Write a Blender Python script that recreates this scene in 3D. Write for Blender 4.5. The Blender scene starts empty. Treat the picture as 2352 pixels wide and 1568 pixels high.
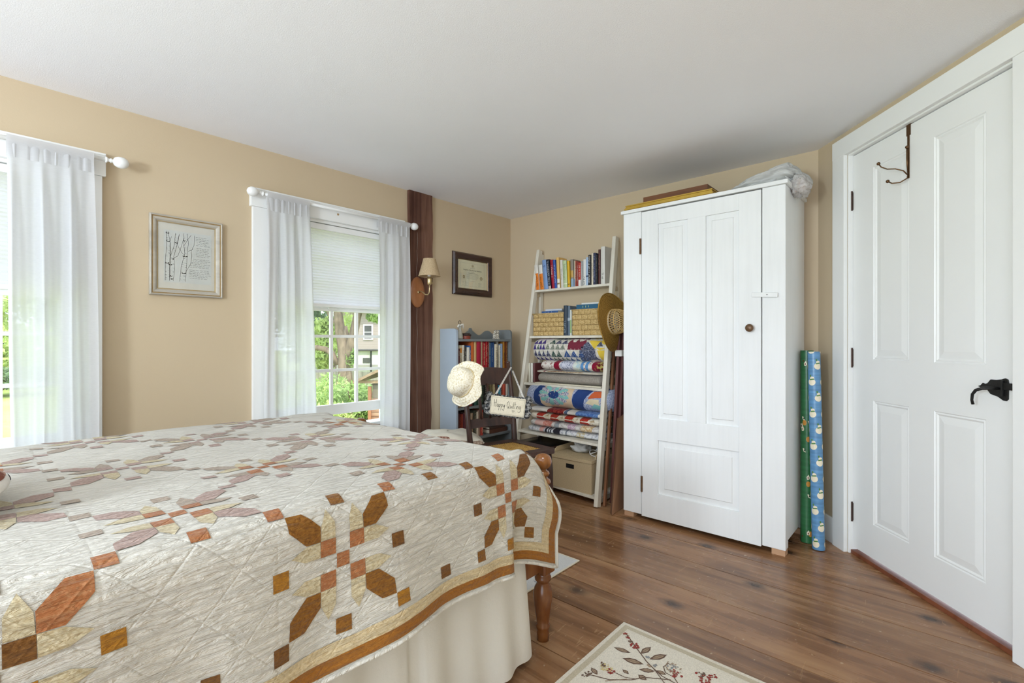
import bpy, bmesh, math, random
from mathutils import Vector, Matrix, noise
R = math.radians
SC = bpy.context.scene
COL = SC.collection
# ------------------------------------------------------------------ camera, world, sun, exposure
YAW = R(41.7)                       # view direction measured from +X (along the window wall)
F_PX = 1111.0
CAM_H = 1.10
cam_d = bpy.data.cameras.new('camera'); cam = bpy.data.objects.new('camera', cam_d); COL.objects.link(cam)
cam.location = (0, 0, CAM_H); cam.rotation_euler = (R(90), 0, YAW - R(90))
cam_d.sensor_width = 36; cam_d.lens = 36 * F_PX / 2352; cam_d.clip_start = 0.02; cam_d.clip_end = 300
SC.camera = cam
w = bpy.data.worlds.new('world'); SC.world = w; w.use_nodes = True
bg = w.node_tree.nodes['Background']; bg.inputs[0].default_value = (0.75, 0.87, 1.0, 1); bg.inputs[1].default_value = 3.4
sun_d = bpy.data.lights.new('sun', 'SUN'); sun_d.energy = 3.4; sun_d.angle = R(1.2); sun_d.color = (1, 0.95, 0.86)
sun = bpy.data.objects.new('sun', sun_d); COL.objects.link(sun)
sun.rotation_euler = Vector((-0.25, -0.62, 0.86)).to_track_quat('Z', 'Y').to_euler()
SC.view_settings.view_transform = 'Standard'; SC.view_settings.look = 'None'
SC.view_settings.exposure = 0.18; SC.view_settings.gamma = 1; SC.view_settings.use_curve_mapping = False
# added fill lights without fixtures, outside the frame: one beyond the head of the bed, one beside the camera
for loc_, en_ in (((0.15, -0.35, 1.6), 4),):
    l_ = bpy.data.lights.new('standing_lamp', 'POINT'); l_.energy = en_; l_.shadow_soft_size = .2; l_.color = (0.80, 0.90, 1.0)
    o_ = bpy.data.objects.new('standing_lamp_light', l_); COL.objects.link(o_); o_.location = loc_
lamp_d = bpy.data.lights.new('bedside_lamp', 'POINT'); lamp_d.energy = 132; lamp_d.shadow_soft_size = 0.2; lamp_d.color = (0.80, 0.90, 1.0)  # unseen fill added to lift the door, wardrobe and ceiling
lamp = bpy.data.objects.new('bedside_lamp_light', lamp_d); COL.objects.link(lamp); lamp.location = (-1.75, 0.9, 1.45)

sp_d = bpy.data.lights.new('ceiling_spot', 'SPOT'); sp_d.energy = 60; sp_d.spot_size = R(84); sp_d.spot_blend = 1; sp_d.shadow_soft_size = .16; sp_d.color = (0.84, 0.92, 1.0)  # unseen spot added as fill for the dark far corner
sp_o = bpy.data.objects.new('ceiling_spot_light', sp_d); COL.objects.link(sp_o); sp_o.location = (0.80, 0.62, 2.1)
sp_o.rotation_euler = Vector((-1.75, -1.95, 1.95)).to_track_quat('Z', 'Y').to_euler()

# ------------------------------------------------------------------ pixel helpers (a ray of the photo met with a real plane)
CY, SY = math.cos(YAW), math.sin(YAW)
def ray(px, py):
    u = (px - 1176) / F_PX; v = (785 - py) / F_PX
    return Vector((CY + u * SY, SY - u * CY, v))
def at(px, py, z): return Vector((0, 0, CAM_H)) + ray(px, py) * z
def atX(px, py, X): d = ray(px, py); return Vector((0, 0, CAM_H)) + d * (X / d.x)
def atY(px, py, Y): d = ray(px, py); return Vector((0, 0, CAM_H)) + d * (Y / d.y)
def atZ(px, py, Z): d = ray(px, py); return Vector((0, 0, CAM_H)) + d * ((Z - CAM_H) / d.z)

# ------------------------------------------------------------------ mesh helpers
def lin(h):
    if isinstance(h, tuple): return h
    h = h.lstrip('#'); c = [int(h[i:i+2], 16) / 255 for i in (0, 2, 4)]
    return tuple(x / 12.92 if x <= .04045 else ((x + .055) / 1.055) ** 2.4 for x in c)
class MB:
    def __init__(s, xf=None): s.v = []; s.f = []; s.mi = []; s.uv = []; s.xf = xf; s.cur = 0
    def _add(s, vs, fs, uvs=None):
        b = len(s.v)
        s.v += [tuple(x) for x in vs]
        s.uv += list(uvs) if uvs else [(x[0], x[1]) for x in vs]
        for f in fs: s.f.append([b + i for i in f]); s.mi.append(s.cur)
    def mat(s, i): s.cur = i; return s
    def box(s, x0, x1, y0, y1, z0, z1, xf=None):
        vs = [Vector(p) for p in [(x0,y0,z0),(x1,y0,z0),(x1,y1,z0),(x0,y1,z0),(x0,y0,z1),(x1,y0,z1),(x1,y1,z1),(x0,y1,z1)]]
        if xf: vs = [xf @ v if isinstance(xf, Matrix) else xf(v) for v in vs]
        s._add(vs, [(0,3,2,1),(4,5,6,7),(0,1,5,4),(1,2,6,5),(2,3,7,6),(3,0,4,7)]); return s
    def hexa(s, bot, top):
        s._add(list(bot) + list(top), [(0,3,2,1),(4,5,6,7),(0,1,5,4),(1,2,6,5),(2,3,7,6),(3,0,4,7)]); return s
    def beam(s, a, b, w, d, side=(0, 1, 0)):
        a = Vector(a); b = Vector(b); t = (b - a).normalized(); sd = Vector(side); sd = (sd - t * sd.dot(t)).normalized(); n = t.cross(sd)
        q = lambda p: [p + sd * (i * w / 2) + n * (j * d / 2) for i, j in ((-1,-1),(1,-1),(1,1),(-1,1))]
        return s.hexa(q(a), q(b))
    def tube(s, pts, r, n=10, caps=True):
        pts = [Vector(p) for p in pts]; rs = r if isinstance(r, (list, tuple)) else [r] * len(pts)
        up = Vector((0, 0, 1)); rings = []; prev = None
        for i, p in enumerate(pts):
            t = (pts[min(i+1, len(pts)-1)] - pts[max(i-1, 0)]).normalized()
            if prev is None:
                a = up.cross(t)
                if a.length < 1e-3: a = Vector((1, 0, 0)).cross(t)
            else: a = prev - t * prev.dot(t)
            a.normalize(); prev = a; b = t.cross(a)
            rings.append([p + (a * math.cos(k*2*math.pi/n) + b * math.sin(k*2*math.pi/n)) * rs[i] for k in range(n)])
        vs = [v for rg in rings for v in rg]; fs = []
        for i in range(len(pts) - 1):
            for k in range(n): fs.append((i*n+k, i*n+(k+1)%n, (i+1)*n+(k+1)%n, (i+1)*n+k))
        if caps: fs.append(tuple(range(n-1, -1, -1))); fs.append(tuple((len(pts)-1)*n + k for k in range(n)))
        s._add(vs, fs); return s
    def lathe(s, prof, n=24, M=None, caps=False):
        vs = []; fs = []
        for (r, z) in prof:
            for k in range(n): vs.append(Vector((r*math.cos(k*2*math.pi/n), r*math.sin(k*2*math.pi/n), z)))
        if M: vs = [M @ v for v in vs]
        for i in range(len(prof)-1):
            for k in range(n): fs.append((i*n+k, i*n+(k+1)%n, (i+1)*n+(k+1)%n, (i+1)*n+k))
        if caps: fs.append(tuple(range(n-1,-1,-1))); fs.append(tuple((len(prof)-1)*n+k for k in range(n)))
        s._add(vs, fs); return s
    def sphere(s, c, r, n=16, sc=(1,1,1)):
        c = Vector(c); prof = [(max(1e-4, r*math.sin(math.pi*i/n)), -r*math.cos(math.pi*i/n)) for i in range(n+1)]
        return s.lathe(prof, n*2 if n < 12 else 24, Matrix.Translation(c) @ Matrix.Diagonal((*sc, 1)))
    def prism(s, poly, d0, d1, xf):          # poly in (a,b), extruded d0..d1 ; xf(a,b,d)->Vector
        n = len(poly); vs = [xf(a, b, d0) for a, b in poly] + [xf(a, b, d1) for a, b in poly]
        s._add(vs, [tuple(range(n-1,-1,-1)), tuple(range(n, 2*n))] + [(i, (i+1)%n, n+(i+1)%n, n+i) for i in range(n)]); return s
    def grid(s, Fn, us, vs_):
        nu, nv = len(us), len(vs_)
        P = [Fn(u, v) for u in us for v in vs_]; UV = [(u, v) for u in us for v in vs_]
        s._add(P, [(i*nv+j, (i+1)*nv+j, (i+1)*nv+j+1, i*nv+j+1) for i in range(nu-1) for j in range(nv-1)], UV); return s
    def stroke(s, pts, w, xf):               # flat ribbon drawn on a surface: pts (a,b) -> xf(a,b)
        pts = [Vector(p) for p in pts]
        for i in range(len(pts)-1):
            d = pts[i+1] - pts[i]
            if d.length < 1e-6: continue
            d.normalize(); n = Vector((-d.y, d.x)) * w/2; e = d * w * .3
            q = [pts[i]-n-e, pts[i+1]-n+e, pts[i+1]+n+e, pts[i]+n-e]
            s._add([xf(*p) for p in q], [(0,1,2,3)])
        return s
    def build(s, name, mats, parent=None, smooth=False, bevel=0, weld=False, kind=None, solid=0, seg=2, sub=0):
        me = bpy.data.meshes.new(name)
        vs = [s.xf(Vector(v)) for v in s.v] if s.xf else s.v
        me.from_pydata(vs, [], s.f)
        mats = mats if isinstance(mats, (list, tuple)) else [mats]
        for m in mats: me.materials.append(m)
        for p, i in zip(me.polygons, s.mi): p.material_index = min(i, len(mats)-1)
        uvl = me.uv_layers.new(name='UVMap')
        for l in me.loops: uvl.data[l.index].uv = s.uv[l.vertex_index]
        bm = bmesh.new(); bm.from_mesh(me)
        if weld: bmesh.ops.remove_doubles(bm, verts=bm.verts, dist=2e-5)
        bmesh.ops.recalc_face_normals(bm, faces=bm.faces)
        bm.to_mesh(me); bm.free()
        if smooth:
            for p in me.polygons: p.use_smooth = True
        o = bpy.data.objects.new(name, me); COL.objects.link(o)
        if parent: o.parent = parent
        if kind: o['kind'] = kind
        if bevel:
            b = o.modifiers.new('bevel', 'BEVEL'); b.width = bevel; b.segments = seg; b.limit_method = 'ANGLE'; b.angle_limit = R(40)
            if smooth is False:
                for p in me.polygons: p.use_smooth = False
        if solid: m = o.modifiers.new('solid', 'SOLIDIFY'); m.thickness = solid; m.offset = 0
        if sub: m = o.modifiers.new('sub', 'SUBSURF'); m.levels = sub; m.render_levels = sub
        return o
def lin_space(a, b, n): return [a + (b-a)*i/n for i in range(n+1)]
LABELS = {}
def tag(o, label, cat, group=None, kind=None):
    if label:
        o['label'] = label; o['category'] = cat
        if label in LABELS: print('DUP LABEL', label)
        LABELS[label] = o.name
        n = len(label.replace('-', ' ').split())
        if n > 16 or n < 4: print('LABEL LEN', n, label)
    if group: o['group'] = group
    if kind: o['kind'] = kind
    return o
def thing(name, label, cat, loc=(0,0,0), rz=0, group=None):
    o = bpy.data.objects.new(name, None); COL.objects.link(o); o.location = loc; o.rotation_euler = (0, 0, rz); o.empty_display_size = .05
    return tag(o, label, cat, group)
def struct(name):
    o = bpy.data.objects.new(name, None); COL.objects.link(o); o['kind'] = 'structure'; o.empty_display_size = .05; return o
def clip_poly(poly, x0, x1, y0, y1):
    for ax, lim, sg in ((0, x0, 1), (0, x1, -1), (1, y0, 1), (1, y1, -1)):
        out = []
        for i in range(len(poly)):
            a, b = poly[i-1], poly[i]; ia = sg*(a[ax]-lim) >= 0; ib = sg*(b[ax]-lim) >= 0
            if ia != ib:
                t = (lim-a[ax])/(b[ax]-a[ax]); out.append((a[0]+(b[0]-a[0])*t, a[1]+(b[1]-a[1])*t))
            if ib: out.append(b)
        poly = out
        if len(poly) < 3: return []
    return poly
def patched(mb, Fn, u0, u1, nu, v0, v1, nv, patches, off):
    """cloth sheet Fn(u,v) with sewn patches [(material index, polygon in u,v)] laid on its face (off = signed offset along the normal)"""
    mb.mat(0).grid(Fn, lin_space(u0, u1, nu), lin_space(v0, v1, nv))
    du, dv = (u1-u0)/nu, (v1-v0)/nv; cache = {}
    def Fo(u, v, lvl):
        k = (round(u, 5), round(v, 5), lvl)
        if k not in cache:
            e = 1e-3; p = Fn(u, v); n = (Fn(u+e, v)-Fn(u-e, v)).cross(Fn(u, v+e)-Fn(u, v-e))
            n = n.normalized() if n.length > 1e-12 else Vector((0, 0, 1))
            cache[k] = p + n * off * (1 + .5 * lvl)
        return cache[k]
    for it in patches:
        mi, poly = it[0], it[1]; lvl = it[2] if len(it) > 2 else 0
        bx0, bx1 = min(p[0] for p in poly), max(p[0] for p in poly); by0, by1 = min(p[1] for p in poly), max(p[1] for p in poly)
        i0, i1 = max(0, int((bx0-u0)/du)), min(nu-1, int((bx1-u0)/du)); j0, j1 = max(0, int((by0-v0)/dv)), min(nv-1, int((by1-v0)/dv))
        mb.mat(mi)
        for i in range(i0, i1+1):
            for j in range(j0, j1+1):
                c = clip_poly(poly, u0+i*du, u0+(i+1)*du, v0+j*dv, v0+(j+1)*dv)
                if len(c) >= 3: mb._add([Fo(a, b, lvl) for a, b in c], [tuple(range(len(c)))], c)
    mb.mat(0)

# ------------------------------------------------------------------ materials
class NT:
    def __init__(s, name):
        s.m = bpy.data.materials.new(name); s.m.use_nodes = True; s.t = s.m.node_tree; s.b = s.t.nodes['Principled BSDF']
    def n(s, typ, ins=None, **pr):
        nd = s.t.nodes.new(typ)
        for k, v in pr.items(): setattr(nd, k, v)
        for k, v in (ins or {}).items():
            if isinstance(v, bpy.types.NodeSocket): s.t.links.new(v, nd.inputs[k])
            else: nd.inputs[k].default_value = v
        return nd
    def link(s, a, b): s.t.links.new(a, b)
    def math(s, op, a, b=0.0, c=None):
        ins = {0: a, 1: b}
        if c is not None: ins[2] = c
        return s.n('ShaderNodeMath', ins, operation=op).outputs[0]
    def noise(s, vec, scale, detail=4, rough=.5, dist=0):
        return s.n('ShaderNodeTexNoise', {'Vector': vec, 'Scale': scale, 'Detail': detail, 'Roughness': rough, 'Distortion': dist}).outputs[0]
    def mapping(s, vec, scale=(1,1,1), rot=(0,0,0)):
        return s.n('ShaderNodeMapping', {'Vector': vec, 'Scale': scale, 'Rotation': rot}).outputs[0]
    def obj(s): return s.n('ShaderNodeTexCoord').outputs['Object']
    def uv(s): return s.n('ShaderNodeTexCoord').outputs['UV']
    def ramp(s, fac, stops):
        r = s.n('ShaderNodeValToRGB', {0: fac}); e = r.color_ramp.elements
        while len(e) < len(stops): e.new(0.5)
        for el, (p, c) in zip(e, stops): el.position = p; el.color = (*lin(c), 1)
        return r.outputs[0]
    def mix(s, f, a, b, mode='MIX'):
        m = s.n('ShaderNodeMix', data_type='RGBA', blend_type=mode)
        for k, v in ((0, f), (6, a), (7, b)):
            if isinstance(v, bpy.types.NodeSocket): s.t.links.new(v, m.inputs[k])
            else: m.inputs[k].default_value = (*lin(v), 1) if k else v
        return m.outputs[2]
    def bump(s, h, strength, dist=.01):
        s.link(s.n('ShaderNodeBump', {'Height': h, 'Strength': strength, 'Distance': dist}).outputs[0], s.b.inputs['Normal'])
    def col(s, c):
        if isinstance(c, bpy.types.NodeSocket): s.link(c, s.b.inputs['Base Color'])
        else: s.b.inputs['Base Color'].default_value = (*lin(c), 1)
    def set(s, rough=None, metal=None, spec=None, sheen=None):
        if rough is not None: s.b.inputs['Roughness'].default_value = rough
        if metal is not None: s.b.inputs['Metallic'].default_value = metal
        if spec is not None: s.b.inputs['Specular IOR Level'].default_value = spec
        if sheen is not None: s.b.inputs['Sheen Weight'].default_value = sheen; s.b.inputs['Sheen Roughness'].default_value = .4
_mc = {}
def M(name, c, rough=.6, metal=0, spec=.3, var=.06, vs=8, bump=0, bs=60, sheen=None):
    key = (name, str(c), rough, metal, var, bump)
    if key in _mc: return _mc[key]
    t = NT(name); c = lin(c); co = t.obj()
    n = t.noise(co, vs, 5, .6)
    t.col(t.ramp(n, [(.3, tuple(x*(1-var) for x in c)), (.7, tuple(min(1, x*(1+var)) for x in c))]))
    t.set(rough, metal, spec, sheen)
    if bump: t.bump(t.noise(co, bs, 4, .6), bump, .004)
    _mc[key] = t.m; return t.m
def M_wood(name, c1, c2, scale=(1, 1, 12), rough=.4, spec=.4, bump=.12, mul=14):
    t = NT(name); co = t.mapping(t.obj(), tuple(mul/max(.3, s) for s in scale))
    n = t.noise(co, 1.0, 6, .65, .6); n2 = t.noise(t.obj(), 5, 3)
    f = t.math('ADD', t.math('MULTIPLY', n, .75), t.math('MULTIPLY', n2, .25))
    t.col(t.ramp(f, [(.36, c1), (.62, c2)])); t.set(rough, 0, spec); t.bump(n, bump, .003); return t.m
def M_cloth(name, c, c2=None, vs=90, thr=.55, rough=.9, bump=.35, sheen=.15):
    t = NT(name); co = t.obj(); c = lin(c)
    if c2: t.col(t.ramp(t.noise(co, vs, 2, .5), [(thr-.03, c), (thr+.03, c2)]))
    else: t.col(t.ramp(t.noise(co, 14, 4, .6), [(.3, tuple(x*.93 for x in c)), (.7, tuple(min(1, x*1.05) for x in c))]))
    t.set(rough, 0, .1, sheen); t.bump(t.noise(co, 45, 4, .6), bump, .006); return t.m
# ---- walls and ceiling
t = NT('wall_paint'); co = t.obj()
t.col(t.ramp(t.noise(co, 1.3, 3), [(.3, '#cab697'), (.7, '#cebb9d')])); t.set(.62, 0, .3); t.bump(t.noise(co, 160, 3, .6), .12, .002); WALL = t.m
t = NT('ceiling_paint'); co = t.obj()
t.col(t.ramp(t.noise(co, 1.5, 4), [(.3, '#f2f2f4'), (.7, '#f6f6f8')])); t.set(.8, 0, .2); t.bump(t.noise(co, 220, 4, .7), .35, .003); CEIL = t.m
WHITE = M('white_trim_paint', '#f1f1ee', .38, 0, .45, .012, 3, .04, 30)
t = NT('brushed_white_paint'); co = t.obj(); g = t.noise(t.mapping(co, (45, 45, 2.2)), 1, 5, .6); g2 = t.noise(co, 2.2, 4)
t.col(t.ramp(t.math('ADD', t.math('MULTIPLY', g, .4), t.math('MULTIPLY', g2, .6)), [(.3, '#e6e7e6'), (.5, '#edeeed'), (.7, '#f1f2f1')])); t.set(.5, 0, .35); t.bump(g, .12, .0015); WARD = t.m
# ---- old pine floor
t = NT('pine_floor'); co = t.obj()
ob = t.n('ShaderNodeSeparateColor', {0: t.n('ShaderNodeVertexColor', layer_name='plank').outputs[0]})
sep = t.n('ShaderNodeSeparateXYZ', {0: co})
shx = t.math('ADD', sep.outputs[0], t.math('MULTIPLY', ob.outputs[0], 7.0)); shy = t.math('ADD', sep.outputs[1], t.math('MULTIPLY', ob.outputs[1], 9.0))
cv = t.n('ShaderNodeCombineXYZ', {0: shx, 1: shy, 2: 0.0}).outputs[0]
gr = t.noise(t.mapping(cv, (24, 1.6, 1)), 1.0, 7, .6, .5)
gr2 = t.noise(t.mapping(cv, (5, .7, 1)), 1.0, 4, .55, 1.2)
big = t.noise(co, 1.7, 4, .55)
f = t.math('ADD', t.math('ADD', t.math('MULTIPLY', gr, .42), t.math('MULTIPLY', gr2, .33)), t.math('MULTIPLY', big, .3))
base = t.ramp(f, [(.36, '#55392a'), (.46, '#7c5638'), (.54, '#966d4b'), (.66, '#b08963')])
tone = t.math('ADD', t.math('MULTIPLY', ob.outputs[2], .42), .76)
base = t.mix(1.0, base, t.n('ShaderNodeCombineColor', {0: tone, 1: tone, 2: tone}).outputs[0], 'MULTIPLY')
vor = t.n('ShaderNodeTexVoronoi', {'Vector': t.mapping(cv, (1.0, .62, 1)), 'Scale': 2.3, 'Randomness': 1.0}, voronoi_dimensions='2D').outputs['Distance']
kn = t.math('ADD', vor, t.math('MULTIPLY', t.noise(co, 30, 3), .05))
base = t.mix(t.math('MULTIPLY', t.ramp(kn, [(.045, '#ffffff'), (.12, '#000000')]), .85), base, '#2a1a12')
#sc1 = t.n('ShaderNodeTexVoronoi', {'Vector': t.mapping(t.n('ShaderNodeVectorMath', {0: co, 1: (0, 0, 0)}).outputs[0], (1, 1, 1), (0, 0, .6)), 'Scale': 6.0}, feature='DISTANCE_TO_EDGE').outputs['Distance']
scr = t.noise(t.mapping(co, (7, 60, 1), (0, 0, .9)), 1.0, 2, .4, 1.8)
base = t.mix(t.math('MULTIPLY', t.ramp(scr, [(.695, '#000000'), (.72, '#ffffff')]), .35), base, '#c09a72')
scr2 = t.noise(t.mapping(co, (70, 8, 1), (0, 0, .5)), 1.0, 2, .4, 2.2)
base = t.mix(t.math('MULTIPLY', t.ramp(scr2, [(.70, '#000000'), (.73, '#ffffff')]), .3), base, '#c09a72')
dots = t.noise(co, 48, 1, .4); base = t.mix(t.math('MULTIPLY', t.ramp(dots, [(.735, '#000000'), (.76, '#ffffff')]), .6), base, '#cdb596')
t.col(base)
t.link(t.math('ADD', t.math('MULTIPLY', big, .3), t.math('MULTIPLY', gr, .22)), t.b.inputs['Roughness'])
t.set(None, 0, .45); t.bump(t.math('ADD', gr, t.math('MULTIPLY', gr2, 1.5)), .12, .004); FLOOR = t.m
# ---- woods, metals
DARKWOOD = M_wood('dark_brown_wood', '#2c1b15', '#4b3128', (1, 1, 14), .38, .45)
TIMBER = M_wood('rough_dark_timber', '#4c3026', '#7c5a4a', (1, 1, 26), .7, .2, .6, 22)
MAPLE = M_wood('stained_maple', '#6a3c1c', '#96602f', (1, 1, 10), .22, .6, .05)
OVAL = M_wood('oval_plate_wood', '#8a5632', '#a96f45', (1, 1, 10), .35, .5)
CREAMWOOD = M_wood('cream_painted_wood', '#d8d0be', '#e9e3d4', (1, 1, 20), .5, .35, .05)
LEDGE = M_wood('bare_ladder_edge_wood', '#b7a68a', '#cdbfa4', (1, 1, 20), .5, .35, .05)
STICK = M_wood('stick_wood', '#7a4f34', '#966848', (1, 1, 20), .5, .3)
MAROON = M_wood('maroon_board_paint', '#56302c', '#6d413c', (1, 1, 20), .45, .35)
CARD = M('cardboard', '#a98064', .85, 0, .1, .05, 5)
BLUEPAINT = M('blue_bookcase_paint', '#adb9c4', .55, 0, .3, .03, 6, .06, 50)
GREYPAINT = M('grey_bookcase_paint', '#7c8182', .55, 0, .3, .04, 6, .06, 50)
IRON = M('black_iron', '#2c2b2a', .45, .6, .5, .15, 40, .4, 120)
BRONZE = M('bronze', '#6b4f35', .35, .9, .5, .1, 30)
RUST = M('rusty_hinge_metal', '#6b5038', .6, .5, .4, .3, 60)
DARKHINGE = M('dark_hinge_metal', '#4d3c35', .45, .6, .4, .12, 40)
BRASS = M('brass', '#cdb98a', .3, .8, .5, .05)
GOLD = M('gold_leaf', '#c4a044', .35, .5, .5, .08, 30)
KNOB = M('brown_knob', '#6c5138', .35, .3, .5, .15, 40)
BLACK = M('black_surface', '#17181a', .35, 0, .4, .1)
PAPER = M('book_pages', '#dcd3bd', .85, 0, .1, .06, 40)
# ---- fabrics
def quilt_mat(name, c, c2=None):
    t = NT(name); uv = t.uv(); c = lin(c)
    wr = t.noise(t.mapping(uv, (17, 80, 1)), 1.0, 5, .6, .8); wr2 = t.noise(t.mapping(uv, (60, 130, 1)), 1.0, 3, .5)
    s = t.n('ShaderNodeSeparateXYZ', {0: t.mapping(uv, (14.8, 14.8, 1))})
    def lines(v, p=1.0, k=.035): return t.math('SMOOTH_MIN', t.math('ABSOLUTE', t.math('SUBTRACT', t.math('FRACT', t.math('MULTIPLY', v, p)), .5)), k, k*.6)
    a = t.math('ADD', s.outputs[0], s.outputs[1]); b = t.math('SUBTRACT', s.outputs[0], s.outputs[1])
    q = t.math('MINIMUM', lines(a, .5), lines(b, .5)); q = t.math('MINIMUM', q, t.math('ADD', t.math('MINIMUM', lines(s.outputs[0], .25, .02), lines(s.outputs[1], .25, .02)), .012))
    h = t.math('ADD', t.math('ADD', t.math('MULTIPLY', wr, 1.7), t.math('MULTIPLY', wr2, .45)), t.math('MULTIPLY', q, 5.0))
    if c2: t.col(t.ramp(t.noise(t.mapping(uv, (150, 150, 1)), 1, 2), [(.45, c), (.6, c2)]))
    else: t.col(t.ramp(t.noise(uv, 14, 4), [(.3, tuple(x*.93 for x in c)), (.7, tuple(min(1, x*1.05) for x in c))]))
    t.set(.8, 0, .2, .15); t.bump(h, .8, .0105); return t.m
Q_CREAM = quilt_mat('quilt_cream', '#cfcabf'); Q_BROWN = quilt_mat('quilt_ochre', '#8a5c22', '#7d4f1c'); Q_BROWN2 = quilt_mat('quilt_brown', '#7b5226', '#6d4720')
Q_PINK = quilt_mat('quilt_salmon', '#a5683f', '#ad7850'); Q_TAN = quilt_mat('quilt_tan_print', '#ccbf9f', '#bcab88'); Q_EDGE = quilt_mat('quilt_ochre_border', '#9a6426', '#935d22')
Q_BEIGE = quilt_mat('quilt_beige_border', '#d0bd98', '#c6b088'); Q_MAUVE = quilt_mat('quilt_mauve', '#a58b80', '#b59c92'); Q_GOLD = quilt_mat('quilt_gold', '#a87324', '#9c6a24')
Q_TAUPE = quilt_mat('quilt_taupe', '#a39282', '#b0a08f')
t = NT('bed_skirt_cotton'); co = t.obj(); t.col('#d6d1c7'); t.set(.9, 0, .1, .1); t.bump(t.noise(co, 30, 4, .6), .25, .01); SKIRT = t.m
# sheer curtain: scatters, passes and partly transmits the daylight
t = NT('sheer_curtain'); co = t.obj()
weave = t.noise(t.mapping(co, (40, 40, 260)), 1, 3, .6)
dif = t.n('ShaderNodeBsdfDiffuse', {'Color': (.74, .74, .74, 1)}); trl = t.n('ShaderNodeBsdfTranslucent', {'Color': (.84, .83, .83, 1)}); trp = t.n('ShaderNodeBsdfTransparent')
mx = t.n('ShaderNodeMixShader', {0: .45, 1: dif.outputs[0], 2: trl.outputs[0]})
mx2 = t.n('ShaderNodeMixShader', {0: t.math('ADD', t.math('MULTIPLY', weave, .1), .03), 1: mx.outputs[0], 2: trp.outputs[0]})
t.link(mx2.outputs[0], t.t.nodes['Material Output'].inputs[0]); SHEER = t.m
t = NT('cellular_shade_fabric'); dif = t.n('ShaderNodeBsdfDiffuse', {'Color': (.84, .83, .84, 1)}); trl = t.n('ShaderNodeBsdfTranslucent', {'Color': (.62, .59, .61, 1)})
mx = t.n('ShaderNodeMixShader', {0: .5, 1: dif.outputs[0], 2: trl.outputs[0]}); t.link(mx.outputs[0], t.t.nodes['Material Output'].inputs[0]); SHADE = t.m
t = NT('plastic_film'); dif = t.n('ShaderNodeBsdfPrincipled', {'Base Color': (.82, .82, .8, 1), 'Roughness': .22}); trl = t.n('ShaderNodeBsdfTranslucent', {'Color': (.85, .85, .83, 1)}); trp = t.n('ShaderNodeBsdfTransparent')
mx = t.n('ShaderNodeMixShader', {0: .35, 1: dif.outputs[0], 2: trl.outputs[0]}); mx2 = t.n('ShaderNodeMixShader', {0: .14, 1: mx.outputs[0], 2: trp.outputs[0]})
t.link(mx2.outputs[0], t.t.nodes['Material Output'].inputs[0]); FILM = t.m
t = NT('window_glass'); gl = t.n('ShaderNodeBsdfGlossy', {'Roughness': .02}); trp = t.n('ShaderNodeBsdfTransparent', {'Color': (.97, .98, .98, 1)})
mx = t.n('ShaderNodeMixShader', {0: .05, 1: trp.outputs[0], 2: gl.outputs[0]}); t.link(mx.outputs[0], t.t.nodes['Material Output'].inputs[0]); GLASS = t.m
t = NT('lamp_shade_linen'); co = t.mapping(t.obj(), (330, 330, 330)); wv = t.noise(co, 1, 2)
dif = t.n('ShaderNodeBsdfDiffuse', {'Color': t.ramp(wv, [(.4, '#bda27c'), (.6, '#dfc9a5')])}); trl = t.n('ShaderNodeBsdfTranslucent', {'Color': (.8, .68, .5, 1)})
mx = t.n('ShaderNodeMixShader', {0: .25, 1: dif.outputs[0], 2: trl.outputs[0]}); t.link(mx.outputs[0], t.t.nodes['Material Output'].inputs[0]); LINEN = t.m

# ------------------------------------------------------------------ setting: walls, floor, ceiling
YL, XB, H = 2.91, 3.245, 2.20
CB = Vector((XB, .535, 0)); DT = Vector((-.7604, -.6494, 0)); DN = Vector((-.6494, .7604, 0))   # door wall: origin, direction, into the room
def DW(t_, n_, h_): return CB + DT*t_ + DN*n_ + Vector((0, 0, h_))
dw = lambda v: DW(v[0], v[1], v[2])
WIN = [(1.14, 1.99), (-.52, .33)]; WZ0, WZ1 = .52, 1.86
mb = MB()
xs = [-2.2, WIN[1][0], WIN[1][1], WIN[0][0], WIN[0][1], XB + .12]
for i in range(5):
    if i in (1, 3):
        mb.box(xs[i], xs[i+1], YL, YL+.14, 0, WZ0); mb.box(xs[i], xs[i+1], YL, YL+.14, WZ1, H)
    else: mb.box(xs[i], xs[i+1], YL, YL+.14, 0, H)
mb.build('wall_left', WALL, kind='structure')
MB().box(XB, XB+.12, .45, YL, 0, H).build('wall_back', WALL, kind='structure')
mb = MB(dw)
D0, D1, DH = .262, 1.104, 2.062
mb.box(-.0, D0-.012, -.12, 0, 0, H).box(D1+.012, 3.2, -.12, 0, 0, H).box(D0-.012, D1+.012, -.12, 0, DH+.012, H)
mb.build('wall_right', WALL, kind='structure')
MB().box(-2.2, .9, -1.9, -1.78, 0, H).build('wall_front', WALL, kind='structure')
mb = MB(dw); mb.box(D0-.001, D1+.001, -.10, -.010, .001, .020); mb.build('trim_4', M_wood('threshold_wood', '#6e3c26', '#8a5136', (1, 1, 5), .4), kind='structure')
MB().box(-2.2, XB+.12, -1.9, YL+.14, H, H+.2).build('ceiling', CEIL, kind='structure')
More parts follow.
